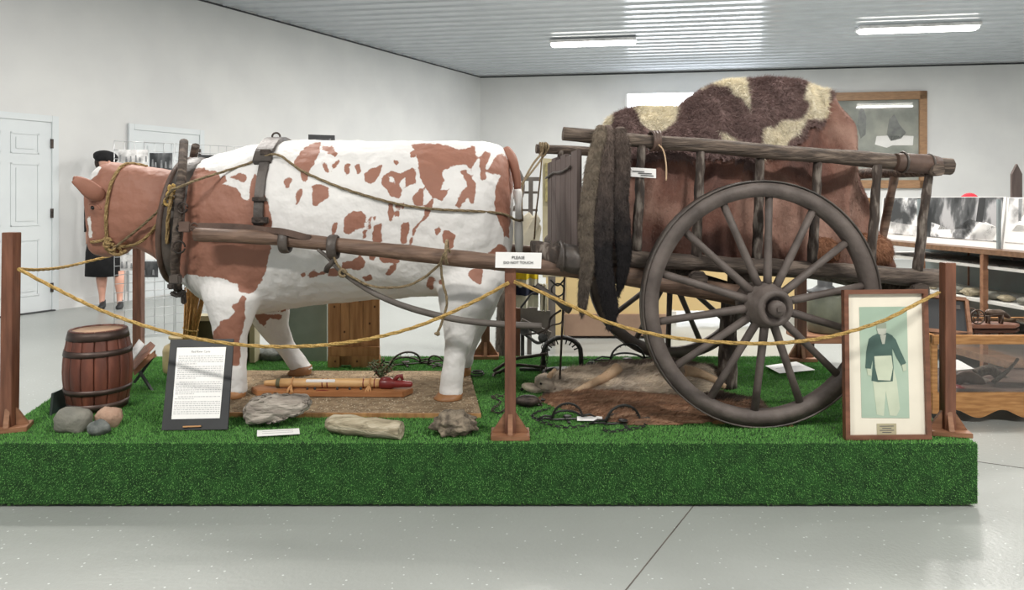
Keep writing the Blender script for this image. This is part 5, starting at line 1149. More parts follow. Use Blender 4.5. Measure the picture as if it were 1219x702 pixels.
# ------------------------------------------------------------------ framed portrait at the right front
pf = thing('framed_portrait', G(1056, 522), 'tall brown framed faded portrait of a bearded man standing in an apron', 'framed portrait')
q = [P(1005, 523, 2.93), P(1107, 522, 2.93), P(1104, 346, 3.02), P(1003, 345, 3.02)]; nv = (q[1]-q[0]).cross(q[3]-q[0]).normalized(); ux = (q[1]-q[0]).normalized(); uy = nv.cross(ux)
W = (q[1]-q[0]).length; Hh = (q[3]-q[0]).length; MTp = Matrix((ux, uy, nv)).transposed().to_4x4()
def op(x, y, d=0): return q[0]+ux*(x*W)+(q[3]-q[0])*y+nv*d
def opoly(l, d, th, m, nm, parent=pf): return part(MB().prism([op(x, y, d) for x, y in l], nv*th), nm, m, parent)
opoly([(0.02, .01), (.98, .01), (.98, .99), (.02, .99)], -.012, .012, M['matboard'], 'mat_board')
fw = .052; fh = .03
for l in ([(0, 0), (1, 0), (1-fw, fh), (fw, fh)], [(1, 0), (1, 1), (1-fw, 1-fh), (1-fw, fh)], [(1, 1), (0, 1), (fw, 1-fh), (1-fw, 1-fh)], [(0, 1), (0, 0), (fw, fh), (fw, 1-fh)]):
    o = opoly(l, -.014, .03, M['framebr'], 'frame_rail'); 
def px2(l): return [((x-1005)/102, (522-y)/177) for x, y in l]
ph = opoly(px2([(1026, 497), (1083, 498), (1083, 366), (1025, 366)]), .0005, .001, M['greenprint'], 'photograph')
def fig(l, m, nm, d=.0018): 
    cx = [((980+a/2.42)-1005)/102 for a, b in l]; cy = [(522-(330+b/2.42))/177 for a, b in l]
    return part(MB().prism([op(x, y, d) for x, y in zip(cx, cy)], nv*.0006), nm, m, ph)
fig([(145, 300), (155, 395), (175, 400), (182, 330), (192, 398), (212, 400), (222, 380), (215, 300), (205, 262), (150, 262)], M['printlight'], 'trousers')
fig([(160, 165), (146, 172), (143, 215), (146, 250), (141, 300), (160, 304), (203, 302), (206, 262), (203, 210), (206, 172), (190, 163)], M['printdark'], 'coat', .0022)
fig([(148, 170), (135, 180), (127, 218), (124, 264), (139, 268), (146, 238), (153, 205)], M['printdark'], 'coat_sleeve', .0024)
fig([(200, 168), (214, 182), (226, 212), (243, 250), (229, 258), (213, 230), (200, 200)], M['printdark'], 'coat_sleeve', .0024)
fig([(168, 170), (186, 168), (181, 195), (174, 195)], M['printbeard'], 'shirt', .003)
fig([(150, 230), (200, 228), (204, 262), (196, 300), (160, 298), (152, 262)], M['printlight'], 'apron', .003)
fig([(158, 140), (164, 131), (178, 129), (187, 135), (187, 155), (180, 162), (165, 162), (159, 155)], M['printface'], 'face', .003)
fig([(158, 150), (187, 150), (185, 165), (174, 170), (163, 166)], M['printbeard'], 'beard', .0036)
fig([(128, 265), (140, 266), (142, 285), (130, 284)], M['printlight'], 'hand', .003); fig([(230, 255), (242, 253), (243, 270), (234, 275)], M['printlight'], 'hand', .003)
pl_ = opoly(px2([(1044, 517), (1067, 517), (1067, 504), (1044, 504)]), .0006, .002, M['cream'], 'name_plate')
mb = MB()
for k in range(4): a, b = px2([(1047+k % 2*3, 506.5+k*2.4), (1064-k % 2*3, 507.3+k*2.4)]); mb.prism([op(a[0], a[1], .003), op(b[0], a[1], .003), op(b[0], b[1], .003), op(a[0], b[1], .003)], nv*.0004)
part(mb, 'print', M['ink'], pl_)
part(MB().beam(op(.5, .85, -.02), G(1065, 490)+Vector((0, .1, .003)), .04, .01), 'easel_strut', M['black'], pf)

# ------------------------------------------------------------------ behind on the left: rack and mannequin
def gridpanel(a, b, z0, z1, label, cell=.076):
    t = thing('wire_rack', (a+b)/2, label, 'wire rack', 'wire display rack panels by the left wall'); W = (b-a).length; u = (b-a).normalized(); n = round(W/cell); mb = MB()
    for i in range(n+1):
        p = a+u*(W*i/n); mb.tube([Vector((p.x, p.y, z0)), Vector((p.x, p.y, z1))], .0032, 5)
    part(mb, 'upright_wires', M['whitemetal'], t); mb = MB(); k = round((z1-z0)/cell)
    for i in range(k+1):
        z = z0+(z1-z0)*i/k; mb.tube([Vector((a.x, a.y-.004, z)), Vector((b.x, b.y-.004, z))], .0032, 5)
    part(mb, 'cross_wires', M['whitemetal'], t); return t
def fx(px, D): return Vector(((px-CX)*D/F, D, 0))
ga, gb_, gc, gd = fx(136, 6.2), fx(207, 6.5), fx(298, 7.0), fx(396, 6.9)
gridpanel(ga, gb_, .03, 1.70, 'leftmost wire display rack panel with small photos behind the ox head')
gridpanel(gb_+Vector((.01, .01, 0)), gc, .03, 1.70, 'middle wire display rack panel behind the ox shoulders')
gridpanel(gc+Vector((.01, 0, 0)), gd, .03, 1.45, 'rightmost wire display rack panel mostly hidden behind the ox body')
def pic(x0, x1, y0, y1, D, m, label, mark=0, sd=0):
    t = thing('photo_print', P((x0+x1)/2, y1, D), label, 'photo', 'photos clipped on the wire rack'); part(MB().prism([P(x0, y1, D), P(x1, y1, D), P(x1, y0, D), P(x0, y0, D)], (0, .006, 0)), 'print', M[m], t)
    mb = MB(); random.seed(sd); w_ = x1-x0; h_ = y1-y0
    for k in range(mark):
        x = x0+w_*(k+.5)/mark+rnd(-1, 1); hh = h_*rnd(.3, .5); mb.prism([P(x-1.3, y1-h_*.15, D-.002), P(x+1.3, y1-h_*.15, D-.002), P(x+.8, y1-h_*.15-hh, D-.002), P(x-.8, y1-h_*.15-hh, D-.002)], (0, .001, 0))
    if mark: part(mb, 'figures', M['bwtree'], t)
    return t
pic(141, 176, 178, 195, 6.2, 'bwpale', 'black and white group photo high on the rack nearest the ox head', 6, 1)
pic(178, 205, 182, 203, 6.3, 'bwdark', 'darker grey photo of standing figures right of the group photo', 5, 2)
pic(143, 164, 303, 322, 6.2, 'bwpale', 'pale photo low on the rack below the ox chin', 4, 3)
pic(167, 188, 311, 330, 6.22, 'bwdark', 'dark photo low on the rack beside the rear left post', 2, 4)
pic(173, 190, 298, 309, 6.24, 'white', 'blank white card low on the rack under the ox neck', 0, 5)
t = thing('black_sign', P(250, 196, 6.6), 'black board with pale edge clipped on the rack above the collar', 'sign'); part(MB().prism([P(236, 195, 6.58), P(269, 197, 6.58), P(269, 185, 6.58), P(236, 184, 6.58)], (0, .008, 0)), 'board', M['black'], t)
t = thing('dark_picture', P(383, 168, 7.6), 'small dark frame whose top shows above the ox back', 'picture frame'); part(MB().prism([P(367, 300, 7.6), P(398, 300, 7.6), P(398, 161, 7.6), P(367, 160, 7.6)], (0, .03, 0)), 'frame', M['black'], t); part(MB().prism([P(371, 297, 7.597), P(394, 297, 7.597), P(394, 165, 7.597), P(371, 165, 7.597)], (0, .01, 0)), 'print', M['bwdark'], t); part(MB().box(Vector((P(383, 300, 7.6).x, 7.62, .33)), (.05, .05, .66)), 'stand', M['black'], t)
# mannequin
mq = thing('mannequin', fx(128, 8.1), 'mannequin in black beret, black calf-length dress and black heels by the left wall', 'mannequin')
D0 = 8.1
def mring(px, py, rx, ry, n=20): 
    c = P(px, py, D0); return [c+Vector((math.cos(2*math.pi*k/n)*rx, math.sin(2*math.pi*k/n)*ry, 0)) for k in range(n)]
mb = MB(); mb.loft([mring(126, 205, .05, .05), mring(126, 214, .055, .055), mring(126, 218, .16, .09), mring(126, 224, .2, .11), mring(126, 245, .17, .11), mring(126, 262, .135, .1), mring(126, 280, .18, .13), mring(125, 300, .2, .15), mring(124, 328, .2, .15), mring(124, 329, .1, .08)])
part(mb, 'dress', M['blackcloth'], mq)
bd = MB(); 
for (px, dx) in ((121, 0), (142, 0)):
    pts = [P(px, 322, D0), P(px, 335, D0), P(px+.5, 350, D0), P(px+.5, 358, D0), P(px+1, 362, D0-.03)]; bd.tube(pts, [.06, .052, .032, .028, .03], 12)
bd.blob(P(127, 192, D0), (.075, .09, .11), amp=0); bd.tube([P(127, 199, D0), P(126, 215, D0)], .045, 12)
bd.blob(P(130, 193, D0-.09), (.012, .02, .018), amp=0, sub=2)
for s, px in ((-1, 106), (1, 147)): bd.tube([P(px+s*-2, 222, D0), P(px, 250, D0), P(px+s*1, 275, D0-.03), P(px, 290, D0-.06)], [.04, .034, .028, .03], 10)
part(bd, 'body', M['skin'], mq)
mb = MB()
for s, px in ((-1, 106), (1, 147)): mb.tube([P(px+s*-3, 220, D0), P(px, 250, D0), P(px+s*1, 276, D0-.03)], [.06, .048, .04], 12)
part(mb, 'sleeves', M['blackcloth'], mq)
mb = MB(); mb.blob(P(126, 187, D0+.01), (.125, .13, .075), Matrix.Rotation(R(8), 3, 'Y'), amp=.03); part(mb, 'beret', M['blackcloth'], mq)
mb = MB(); mb.blob(P(123, 194, D0+.03), (.085, .09, .09), amp=.03); part(mb, 'hair', M['hair'], mq)
for px in (122, 143):
    mb = MB(); c = P(px, 363, D0); mb.tube([Vector((c.x-.015, D0+.03, .07)), Vector((c.x+.03, D0-.05, .03)), Vector((c.x+.05, D0-.12, .018)), Vector((c.x+.06, D0-.16, .015))], [.032, .034, .034, .012], 10); mb.tube([Vector((c.x-.02, D0+.05, .07)), Vector((c.x-.02, D0+.05, .001))], [.014, .008], 8); part(mb, 'shoe', M['black'], mq)

# ------------------------------------------------------------------ behind, between ox and cart
# striped wool blanket over a rail
bl = thing('striped_blanket', P(625, 320, 4.9), 'cream wool blanket coat with red, green, yellow and navy stripes behind the ox tail', 'blanket')
def drape(x0, x1, y0, y1, D, m, nm, off=0, n=40):
    vs = []; fs = []
    for i in range(n+1):
        t_ = i/n
        for (y, k) in ((y0, 0), (y1, 1)):
            p = P(x0+(x1-x0)*t_, y, D); p.y += .03*math.sin(t_*15+k)+.015*math.sin(t_*33)-off; vs.append(p)
    for i in range(n): fs.append((2*i, 2*i+2, 2*i+3, 2*i+1))
    m_ = len(vs); vs += [v+Vector((0, .01, 0)) for v in vs]; fs += [tuple(m_+j for j in reversed(f)) for f in fs]
    return part(MB().add(vs, fs, True), nm, m, bl)
drape(588, 641, 300, 366, 4.9, M['blanket'], 'wool_panel'); drape(588, 641, 322, 332, 4.9, M['yellow'], 'yellow_stripe', .012); drape(588, 641, 340, 351, 4.9, M['navy'], 'navy_stripe', .012); drape(604, 624, 296, 302, 4.9, M['red'], 'red_stripe', .012)
mb = MB(); mb.prism([P(606, 300, 4.9), P(640, 300, 4.9), P(645, 270, 4.9), P(630, 252, 4.9), P(622, 258, 4.9), P(606, 264, 4.9)], (0, .04, 0)); part(mb, 'lapel', M['blanket'], bl, .004)
mb = MB(); mb.prism([P(612, 300, 4.88), P(620, 286, 4.88), P(638, 252, 4.88), P(644, 262, 4.88), P(628, 300, 4.88)], (0, .02, 0)); part(mb, 'lapel_fold', M['blanket'], bl, .004)
part(MB().prism([P(604, 290, 4.87), P(612, 298, 4.87), P(612, 294, 4.87), P(605, 284, 4.87)], (0, .01, 0)), 'green_stripe', M['green'], bl)
drape(643, 652, 338, 370, 4.92, M['blanket'], 'hanging_tail')
part(MB().beam(P(615, 366, 4.95), Vector((P(615, 366, 4.95).x, 4.95, 0)), .05, .05), 'stand_post', M['postwood'], bl)
# old machine (loom-like frame and spinning wheel)
sw = thing('spinning_wheel', Vector((P(612, 300, 5.6).x, 5.6, 0)), 'old wooden spinning wheel and frame just behind the ox rump', 'spinning wheel')
c = P(600, 222, 5.6); mb = MB(); mb.tube([c+Vector((math.cos(R(a))*.15, 0, math.sin(R(a))*.19)) for a in range(0, 360, 12)], .011, 8, closed=True); part(mb, 'wheel_rim', M['greywood'], sw)
for k in range(8): mb = MB(); mb.tube([c, c+Vector((math.cos(R(k*45))*.15, 0, math.sin(R(k*45))*.18))], .005, 6); part(mb, 'spoke', M['greywood'], sw)
for (a, b, w_) in (((598, 213), (642, 213), .03), ((598, 229), (640, 229), .02), ((632, 213), (630, 400), .035), ((604, 229), (604, 400), .03), ((600, 250), (640, 250), .018)):
    part(MB().beam(P(a[0], a[1], 5.7), P(b[0], b[1], 5.7) if b[1] < 390 else Vector((P(b[0], 0, 5.7).x, 5.7, 0.0)), w_, w_, (0, 1, 0)), 'frame_bar', M['greywood'], sw)
t = thing('woven_picture', P(653, 240, 6.0), 'narrow cream-edged woven yellow panel behind the far front stake', 'wall panel'); part(MB().prism([P(646, 330, 6.0), P(668, 330, 6.0), P(668, 190, 6.0), P(646, 188, 6.0)], (0, .03, 0)), 'frame', M['cream'], t); part(MB().prism([P(649, 240, 5.985), P(660, 240, 5.985), P(660, 194, 5.985), P(649, 194, 5.985)], (0, .02, 0)), 'woven_panel', M['tartan'], t); part(MB().box(Vector((P(657, 0, 6).x, 6.02, .29)), (.06, .05, .57)), 'stand', M['greywood'], t)
gp = thing('fur_covered_post', fx(601, 4.75)+Vector((.0, 0, 0)), 'thick hairy grey-brown post on the floor behind the centre post', 'post'); mb = MB(); c = fx(602, 4.75); mb.tube([c, c+Vector((-.005, 0, .2)), c+Vector((0, 0, .42)), c+Vector((.0, 0, .66))], [.045, .06, .062, .05], 14, jit=.06); o = part(mb, 'post', M['greyfur'], gp); fur('hair', M['greyfur'], trisof(o), 5000, .02, .0025, (0, 0, -1), .3, .4, gp, None, 41)
# low iron machine on the floor
im = thing('iron_machine', fx(635, 5.3), 'low grey iron implement with curved legs on the floor behind the bear trap', 'implement')
for (x0, x1, y0, y1, k) in ((617, 640, 366, 386, 0), (640, 655, 370, 392, 0)):
    part(MB().prism([P(x0, y1, 5.3), P(x1, y1, 5.3), P(x1, y0, 5.3), P(x0, y0, 5.3)], (0, .03, 0)), 'plate', M['greywood'], im)
part(MB().beam(P(620, 382, 5.2), P(655, 398, 5.2), .03, .04), 'arm', M['greywood'], im)
for pts in ([(592, 404), (604, 396), (622, 400), (640, 412), (650, 405)], [(600, 410), (615, 400), (632, 396), (645, 402), (655, 398)]):
    mb = MB(); mb.tube(smoothpath([P(x, y-4, 5.3) for x, y in pts], 5), .012, 6); part(mb, 'curved_leg', M['irondark'], im)
for px in (622, 650): part(MB().tube([P(px, 385, 5.32), Vector((P(px, 385, 5.32).x, 5.32, .0))], .014, 8), 'leg', M['irondark'], im)
mb = MB(); mb.blob(P(624, 392, 5.25), (.04, .03, .04), amp=.1); part(mb, 'gear', M['irondark'], im)
# cream counter
cnt = thing('display_counter', fx(735, 6.35), 'cream-yellow counter with a wide beige wooden base behind the cart front', 'counter')
x0, x1 = P(674, 0, 6.35).x, P(796, 0, 6.35).x
part(MB().box(((x0+x1)/2, 6.35+.35, .56), (x1-x0, .7, .72)), 'body', M['counter'], cnt, .005); part(MB().box(((x0+x1)/2, 6.35+.33, .115), (x1-x0+.03, .72, .19)), 'base', M['counterbase'], cnt, .006); part(MB().box(((x0+x1)/2, 6.35+.35, .935), (x1-x0+.06, .76, .03)), 'top', M['counterbase'], cnt, .006)
part(MB().prism([P(650, 402, 6.6), Vector((x0-.02, 6.4, .0)), Vector((x0-.02, 6.4, .93)), Vector((P(650, 0, 6.6).x, 6.6, .93))], (0, .03, 0)), 'side_panel', M['counter'], cnt)
t = thing('pale_partition', fx(830, 7.2), 'low cream partition behind the axle', 'partition'); part(MB().box((fx(870, 7.2).x, 7.2, .42), (1.3, .05, .62)), 'panel', M['counter'], t); 
for dx in (-.6, .6): part(MB().box((fx(870, 7.2).x+dx, 7.2, .06), (.06, .3, .12)), 'foot', M['shelf'], t)
# can and bowl on a small wheeled stand
t = thing('wheeled_stand', fx(985, 5.2), 'small wooden stand on casters behind the right side of the wheel', 'stand'); zt = 1.22-164*5.2/F
part(MB().box((fx(982, 5.2).x, 5.2, zt), (.42, .36, .05)), 'board', M['basewood'], t, .004)
for dx in (-.16, .16):
    mb = MB(); c = Vector((fx(982, 5.2).x+dx, 5.06, zt/2)); mb.tube([c+Vector((-.012, 0, -zt/2+.03)), c+Vector((.012, 0, -zt/2+.03))], .03, 14); part(mb, 'caster', M['black'], t); part(MB().box(c+Vector((0, .02, .05)), (.03, .1, zt-.08)), 'caster_fork', M['irondark'], t)
t = thing('cream_can', Vector((fx(982, 5.2).x, 5.2, zt+.025)), 'grey-green metal can standing on the wheeled stand', 'can'); c = Vector((fx(982, 5.2).x, 5.2, zt+.026)); k = F/5.2
mb = MB(); mb.lathe([(.1, 0), (.118, .01), (.122, .12), (.122, .25), (.11, .27), (.095, .275), (.09, .2)], Matrix.Translation(c), 28); part(mb, 'can', M['pail'], t); mb = MB(); mb.lathe([(.1, .276), (.124, .28), (.126, .29), (.09, .30), (.05, .33), (.052, .40), (.001, .41)], Matrix.Translation(c), 24); part(mb, 'lid', M['black'], t)

# ------------------------------------------------------------------ large framed engraving on the back wall
def wb(px, zz, d): p = onback(px)-BNn*d; return Vector((p.x, p.y, zz))
dd = onback(1100).y; zt = CH+125*onback(1035).y/F; zb_ = zt-1.9
fp = thing('large_framed_picture', wb(1030, zb_, 0), 'large honey-wood framed grey engraving hanging high on the back wall', 'framed picture')
xl, xr = 918, 1102
for (a, b, c_, d_) in ((xl, xr, zt, zt-.16), (xl, xr, zb_+.16, zb_), (xl, xl+9, zt, zb_), (xr-9, xr, zt, zb_)):
    part(MB().prism([wb(a, d_, .01), wb(b, d_, .01), wb(b, c_, .01), wb(a, c_, .01)], -BNn*.07), 'frame_rail', M['goldwood'], fp, .006)
en = part(MB().prism([wb(xl+5, zb_+.08, .012), wb(xr-5, zb_+.08, .012), wb(xr-5, zt-.08, .012), wb(xl+5, zt-.08, .012)], -BNn*.012), 'engraving', M['engraving'], fp)
kpx = dd/F
def efig(l, m, nm): part(MB().prism([wb(x, CH+(HY-y)*onback(x).y/F, .0245) for x, y in l], -BNn*.002), nm, m, en)
efig([(1000, 186), (996, 160), (1003, 148), (1008, 138), (1014, 148), (1022, 160), (1020, 186)], M['engravelight'], 'pale_figure')
efig([(990, 160), (992, 140), (998, 128), (1003, 130), (1000, 150), (994, 168)], M['engravedark'], 'dark_figure')
efig([(1020, 150), (1022, 132), (1027, 127), (1031, 140), (1030, 160), (1024, 165)], M['engravedark'], 'dark_figure')
efig([(1055, 160), (1058, 142), (1064, 136), (1070, 148), (1078, 158), (1072, 165), (1060, 168)], M['engravedark'], 'dark_figure')
efig([(1041, 172), (1043, 162), (1068, 161), (1087, 162), (1086, 173), (1062, 173), (1055, 176)], M['white'], 'paper_note')
gl = part(MB().prism([wb(xl+8, zb_+.1, .04), wb(xr-8, zb_+.1, .04), wb(xr-8, zt-.1, .04), wb(xl+8, zt-.1, .04)], -BNn*.004), 'glass', M['glass'], fp)

# ------------------------------------------------------------------ long glass case with photo panels at the right
CA, CB = fx(1028, 6.3), fx(1262, 4.45); cu = (CB-CA).normalized(); cn = Vector((-cu.y, cu.x, 0)); cn = cn if cn.x > 0 else -cn
lc = thing('long_display_case', (CA+CB)/2, 'long wooden case with white shelves running along the right side', 'display case')
def sh(z, th, w_, m, nm, o=0): part(MB().prism([CA+cn*o+Vector((0, 0, z)), CB+cn*o+Vector((0, 0, z)), CB+cn*w_+Vector((0, 0, z)), CA+cn*w_+Vector((0, 0, z))], (0, 0, -th)), nm, m, lc)
sh(.865, .035, .6, M['case'], 'top_board'); sh(.75, .02, .58, M['shelf'], 'shelf', .03); sh(.51, .02, .58, M['shelf'], 'shelf', .03); sh(.14, .05, .58, M['case'], 'bottom_board')
part(MB().prism([CA+cn*.58, CB+cn*.58, CB+cn*.58+Vector((0, 0, .84)), CA+cn*.58+Vector((0, 0, .84))], cn*.02), 'back_panel', M['caseback'], lc)
for f in (.02, .36, .68, .97): p = CA.lerp(CB, f); part(MB().box(p+cn*.02+Vector((0, 0, .42)), (.035, .035, .83)), 'case_post', M['basewood'], lc)
random.seed(21)
sp_ = [(.3, .02), (.36, .02), (.5, .05), (.56, .05), (.66, .05), (.72, .04), (.82, .05), (.88, .04)]
for i, (f, r_) in enumerate(sp_):
    mb = MB(); p = CA.lerp(CB, f)+cn*.12+Vector((0, 0, .511+r_*.55)); mb.blob(p, (r_*1.2, r_*1.6, r_*.6), amp=.2, seed=i); 
    solo(mb, 'shelf_stone', M['bone'] if i % 2 else M['rockgrey'], 'rounded stone on the lower case shelf, number %s from the far end' % ['one', 'two', 'three', 'four', 'five', 'six', 'seven', 'eight'][i], 'stone', 'stones on the lower white shelf')
for i in range(10):
    f = .12+i*.085; mb = MB(); p = CA.lerp(CB, f)+cn*.1+Vector((0, 0, .754)); mb.box(p, (.03+.02*(i % 3), .05, .006), Matrix.Rotation(.4*i, 3, 'Z')); solo(mb, 'stone_artifact', M['rockdark'], 'small flat dark artifact on the upper white shelf, %s from the far end' % ['first', 'second', 'third', 'fourth', 'fifth', 'sixth', 'seventh', 'eighth', 'ninth', 'tenth'][i], 'artifact', 'small artifacts on the upper shelf', bevel=.002)
def panelpic(f0, f1, z1, m, label, extra):
    a = CA.lerp(CB, f0)+cn*.12; b = CA.lerp(CB, f1)+cn*.12; z0 = .867; lean = cn*.04
    t = thing('mounted_photograph', (a+b)/2+Vector((0, 0, z0)), label, 'photo panel', 'large winter photo panels on the long case')
    def o_(s, z, d): return a.lerp(b, s)+Vector((0, 0, z0+z*(z1-z0)))+lean*z-cn*d
    part(MB().prism([o_(0, 0, 0), o_(1, 0, 0), o_(1, 1, 0), o_(0, 1, 0)], cn*.012), 'mount', M['white'], t)
    pr = part(MB().prism([o_(.03, .13, .001), o_(.97, .13, .001), o_(.97, .99, .001), o_(.03, .99, .001)], -cn*.0015), 'print', M[m], t)
    for (nm, mm, l) in extra: part(MB().prism([o_(x, y, .0028) for x, y in l], -cn*.0008), nm, M[mm], pr)
panelpic(.02, .28, 1.22, 'bwphoto', 'leftmost winter photo panel partly hidden by the cart stakes', [('snow_ground', 'bwpale', [(.05, .15), (.95, .15), (.95, .35), (.05, .45)])])
panelpic(.30, .70, 1.225, 'bwdark', 'largest dark winter forest photo panel in the middle of the long case', [('snowy_bank', 'bwphoto', [(.1, .14), (.9, .14), (.95, .4), (.6, .55), (.4, .3), (.1, .45)]), ('shelter', 'bwdark', [(.2, .3), (.35, .8), (.55, .85), (.62, .35)]), ('snow_heap', 'white', [(.62, .15), (.97, .15), (.92, .42), (.8, .5), (.68, .42)]), ('tree_trunk', 'black', [(.68, .5), (.76, .5), (.77, .98), (.69, .98)])])
panelpic(.705, 1.0, 1.22, 'bwpale', 'bright snowy photo panel with a tent at the right edge', [('snow', 'white', [(.03, .14), (.97, .14), (.97, .4), (.03, .5)]), ('tipi', 'white', [(.12, .35), (.45, .35), (.29, .72)]), ('bare_tree', 'bwtree', [(.2, .55), (.24, .55), (.22, .98), (.17, .98)]), ('bare_tree', 'bwtree', [(.36, .55), (.40, .55), (.42, .98), (.38, .98)]), ('rider', 'black', [(.55, .38), (.64, .38), (.62, .55), (.57, .55)]), ('rider', 'black', [(.75, .34), (.85, .34), (.82, .5), (.78, .5)])])
for f in (.29, .70): p = CA.lerp(CB, f)+cn*.10; o = solo(MB().box(p+Vector((0, 0, .867+.17)), (.02, .02, .34)), 'panel_divider', M['caseback'], 'grey upright strip between photo panels, %s' % ('behind the last cart stake' if f < .5 else 'beside the snowy tent panel'), 'divider')
mb = MB(); mb.blob(P(1154, 239, 5.9), (.07, .07, .065), amp=.02); rc = thing('red_hat', fx(1154, 5.9), 'round red felt hat on a stand, its top showing above the photo panels', 'hat'); part(mb, 'crown', M['red'], rc); part(MB().tube([fx(1154, 5.9), P(1154, 242, 5.9)], .015, 8), 'hat_stand', M['framebr'], rc)
mb = MB(); mb.prism([P(1205, 310, 5.0), P(1217, 310, 5.0), P(1217, 207, 5.0), P(1211, 195, 5.0), P(1205, 207, 5.0)], (0, .02, 0)); solo(mb, 'pointed_stake', M['plank'], 'dark pointed wooden stake standing up behind the right photo panel', 'stake')

# ------------------------------------------------------------------ oak glass case at the right front
X0 = fx(1109, 3.96).x; X1 = X0+1.05; Y0 = 3.96; Y1 = 4.55; ZT = .475
oc = thing('oak_display_case', ((X0+X1)/2, Y0, 0), 'low oak display case with glass sides and scalloped apron at the right', 'display case')
for (y, nm) in ((Y0, 'front'), (Y1, 'rear')):
    part(MB().box(((X0+X1)/2, y, ZT-.024), (X1-X0, .03, .048)), 'top_rail', M['oak'], oc, .003)
for x in (X0+.015, X1-.015):
    part(MB().box((x, (Y0+Y1)/2, ZT-.024), (.03, Y1-Y0, .048)), 'top_rail', M['oak'], oc, .003); part(MB().box((x, (Y0+Y1)/2, .125), (.03, Y1-Y0, .08)), 'bottom_rail', M['oak'], oc, .003)
    for y in (Y0+.012, Y1-.012): part(MB().box((x, y, (.07+ZT)/2-.02), (.036, .03, ZT-.11)), 'corner_post', M['oak'], oc, .003)
pts = [Vector((X0, Y0-.012, .165)), Vector((X1, Y0-.012, .165))]; nb = 42
for i in range(nb+1):
    t_ = 1-i/nb; x = X0+(X1-X0)*t_; s = (x-X0); pts.append(Vector((x, Y0-.012, .062+.022*math.sin(s*2*math.pi/.26-1.2)*(1 if .03 < s < .98 else 0)-(.01))))
part(MB().prism(pts, (0, .024, 0)), 'scalloped_apron', M['oak'], oc)
part(MB().box(((X0+X1)/2, (Y0+Y1)/2, .155), (X1-X0-.04, Y1-Y0-.02, .015)), 'case_floor', M['red'] if 0 else M['leatherbr'], oc)
part(MB().box(((X0+X1)/2, (Y0+Y1)/2, ZT-.004), (X1-X0-.03, Y1-Y0-.02, .006)), 'glass_top', M['glass'], oc); part(MB().box(((X0+X1)/2, Y0, (ZT+.165)/2-.02), (X1-X0-.06, .004, ZT-.21)), 'glass_front', M['glass'], oc); part(MB().box(((X0+X1)/2, Y1, (ZT+.165)/2-.02), (X1-X0-.06, .004, ZT-.21)), 'glass_back', M['glass'], oc)
for x in (X0+.05, X1-.05):
    for y in (Y0+.04, Y1-.04):
        mb = MB(); mb.tube([Vector((x-.01, y, .032)), Vector((x+.01, y, .032))], .03, 14); part(mb, 'caster', M['black'], oc); part(MB().box(Vector((x, y, .07)), (.025, .03, .05)), 'caster_fork', M['irondark'], oc)
# goods in the case
def PC(px, py, D): return P(px, py, D)
t = thing('leather_saddlebag', (X0+.35, 4.2, .163), 'rumpled grey-brown leather gear spread inside the oak case', 'leather gear')
mb = MB(); mb.blob(PC(1150, 459, 4.25), (.16, .1, .055), amp=.25, seed=3); part(mb, 'bag', M['greyfur'], t)
mb = MB(); mb.tube(smoothpath([PC(1140, 470, 4.15), PC(1138, 455, 4.15), PC(1150, 448, 4.15), PC(1165, 455, 4.15), PC(1172, 468, 4.15), PC(1200, 466, 4.15)], 5), .035, 10, flat=.35); part(mb, 'flap', M['leatherbr'], t)
mb = MB(); mb.tube(smoothpath([PC(1160, 445, 4.3), PC(1180, 440, 4.3), PC(1195, 452, 4.3), PC(1214, 458, 4.3)], 5), .03, 10, flat=.5); part(mb, 'roll', M['greyfur'], t)
mb = MB(); mb.tube(smoothpath([PC(1182, 455, 4.1), PC(1195, 445, 4.1), PC(1208, 432, 4.1), PC(1212, 426, 4.1)], 4), [.012]*6+[.008]*6+[.003], 8); solo(mb, 'antler_tip', M['greyfur'], 'curved grey antler tip inside the oak case', 'antler')
part_ = thing('white_cloth', PC(1140, 440, 4.4), 'folded white paper at the left inside the oak case', 'paper'); part(MB().prism([PC(1132, 442, 4.35), PC(1160, 440, 4.35), PC(1140, 429, 4.45), PC(1128, 430, 4.45)], (0, 0, .006)), 'sheet', M['white'], part_)
mb = MB(); mb.blob(PC(1140, 468, 4.08), (.06, .05, .045), amp=.2, seed=9); solo(mb, 'red_pouch', M['redstone'], 'dull red pouch at the left end inside the oak case', 'pouch')
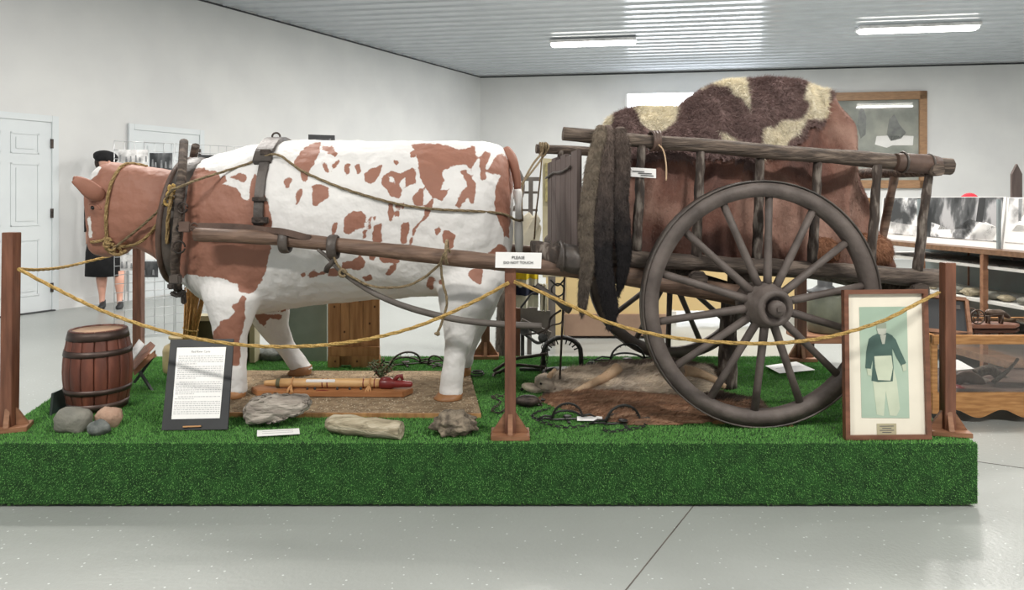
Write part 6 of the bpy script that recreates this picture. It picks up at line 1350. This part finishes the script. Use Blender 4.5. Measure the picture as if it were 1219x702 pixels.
# framed board and bronze on top
t = thing('leaning_frame', Vector((X0+.08, Y0+.12, ZT)), 'small black panel in a wooden frame leaning on the oak case', 'picture frame')
q = [P(1100, 393, 4.06), P(1154, 398, 4.06), P(1149, 357, 4.16), P(1100, 352, 4.16)]; nv = (q[1]-q[0]).cross(q[3]-q[0]).normalized()
part(MB().prism(q, -nv*.015), 'back_panel', M['black'], t)
for (a, b) in ((0, 1), (1, 2), (2, 3), (3, 0)): part(MB().beam(q[a]+nv*.004, q[b]+nv*.004, .02, .022, nv), 'frame_rail', M['basewood'], t)
part(MB().prism([q[0].lerp(q[1], .62).lerp(q[3].lerp(q[2], .62), .70)+nv*.002, q[0].lerp(q[1], .85).lerp(q[3].lerp(q[2], .85), .70)+nv*.002, q[0].lerp(q[1], .85).lerp(q[3].lerp(q[2], .85), .82)+nv*.002, q[0].lerp(q[1], .62).lerp(q[3].lerp(q[2], .62), .82)+nv*.002], nv*.002), 'pale_label', M['greywood'], t)
t = thing('bronze_ox_and_cart', Vector((X0+.3, 4.2, ZT)), 'small bronze ox pulling a cart on a red-brown wooden base', 'figurine')
zb = ZT+.002; bD = 4.2
mb = MB(); mb.prism([Vector((P(1152, 0, bD).x, bD-.06, zb)), Vector((P(1200, 0, bD).x, bD-.06, zb)), Vector((P(1214, 0, bD).x, bD, zb)), Vector((P(1200, 0, bD).x, bD+.07, zb)), Vector((P(1152, 0, bD).x, bD+.07, zb))], (0, 0, .02)); part(mb, 'base', M['framebr'], t, .004)
z1 = zb+.02; xo = P(1184, 0, bD).x
mb = MB(); mb.tube([Vector((xo-.05, bD, z1+.055)), Vector((xo-.035, bD, z1+.06)), Vector((xo, bD, z1+.058)), Vector((xo+.03, bD, z1+.06)), Vector((xo+.05, bD, z1+.055)), Vector((xo+.072, bD, z1+.042)), Vector((xo+.085, bD, z1+.034))], [.012, .022, .022, .022, .017, .013, .009], 12)
for dx in (-.04, .035):
    for dy in (-.012, .012): mb.tube([Vector((xo+dx, bD+dy, z1+.05)), Vector((xo+dx+.003, bD+dy, z1+.02)), Vector((xo+dx, bD+dy, z1))], [.009, .006, .006], 8)
part(mb, 'ox', M['bronze'], t)
for dy in (-.03, .03):
    c = Vector((P(1160, 0, bD).x, bD+dy, z1+.042)); mb = MB(); mb.tube([c+Vector((math.cos(R(a))*.04, 0, math.sin(R(a))*.04)) for a in range(0, 360, 15)], .004, 6, closed=True)
    for k in range(8): mb.tube([c, c+Vector((math.cos(R(k*45))*.04, 0, math.sin(R(k*45))*.04))], .002, 5)
    part(mb, 'wheel', M['bronze'], t)
    mb = MB(); mb.tube([c, Vector((xo+.04, bD+dy*.6, z1+.055))], .003, 6); part(mb, 'shaft', M['bronze'], t)
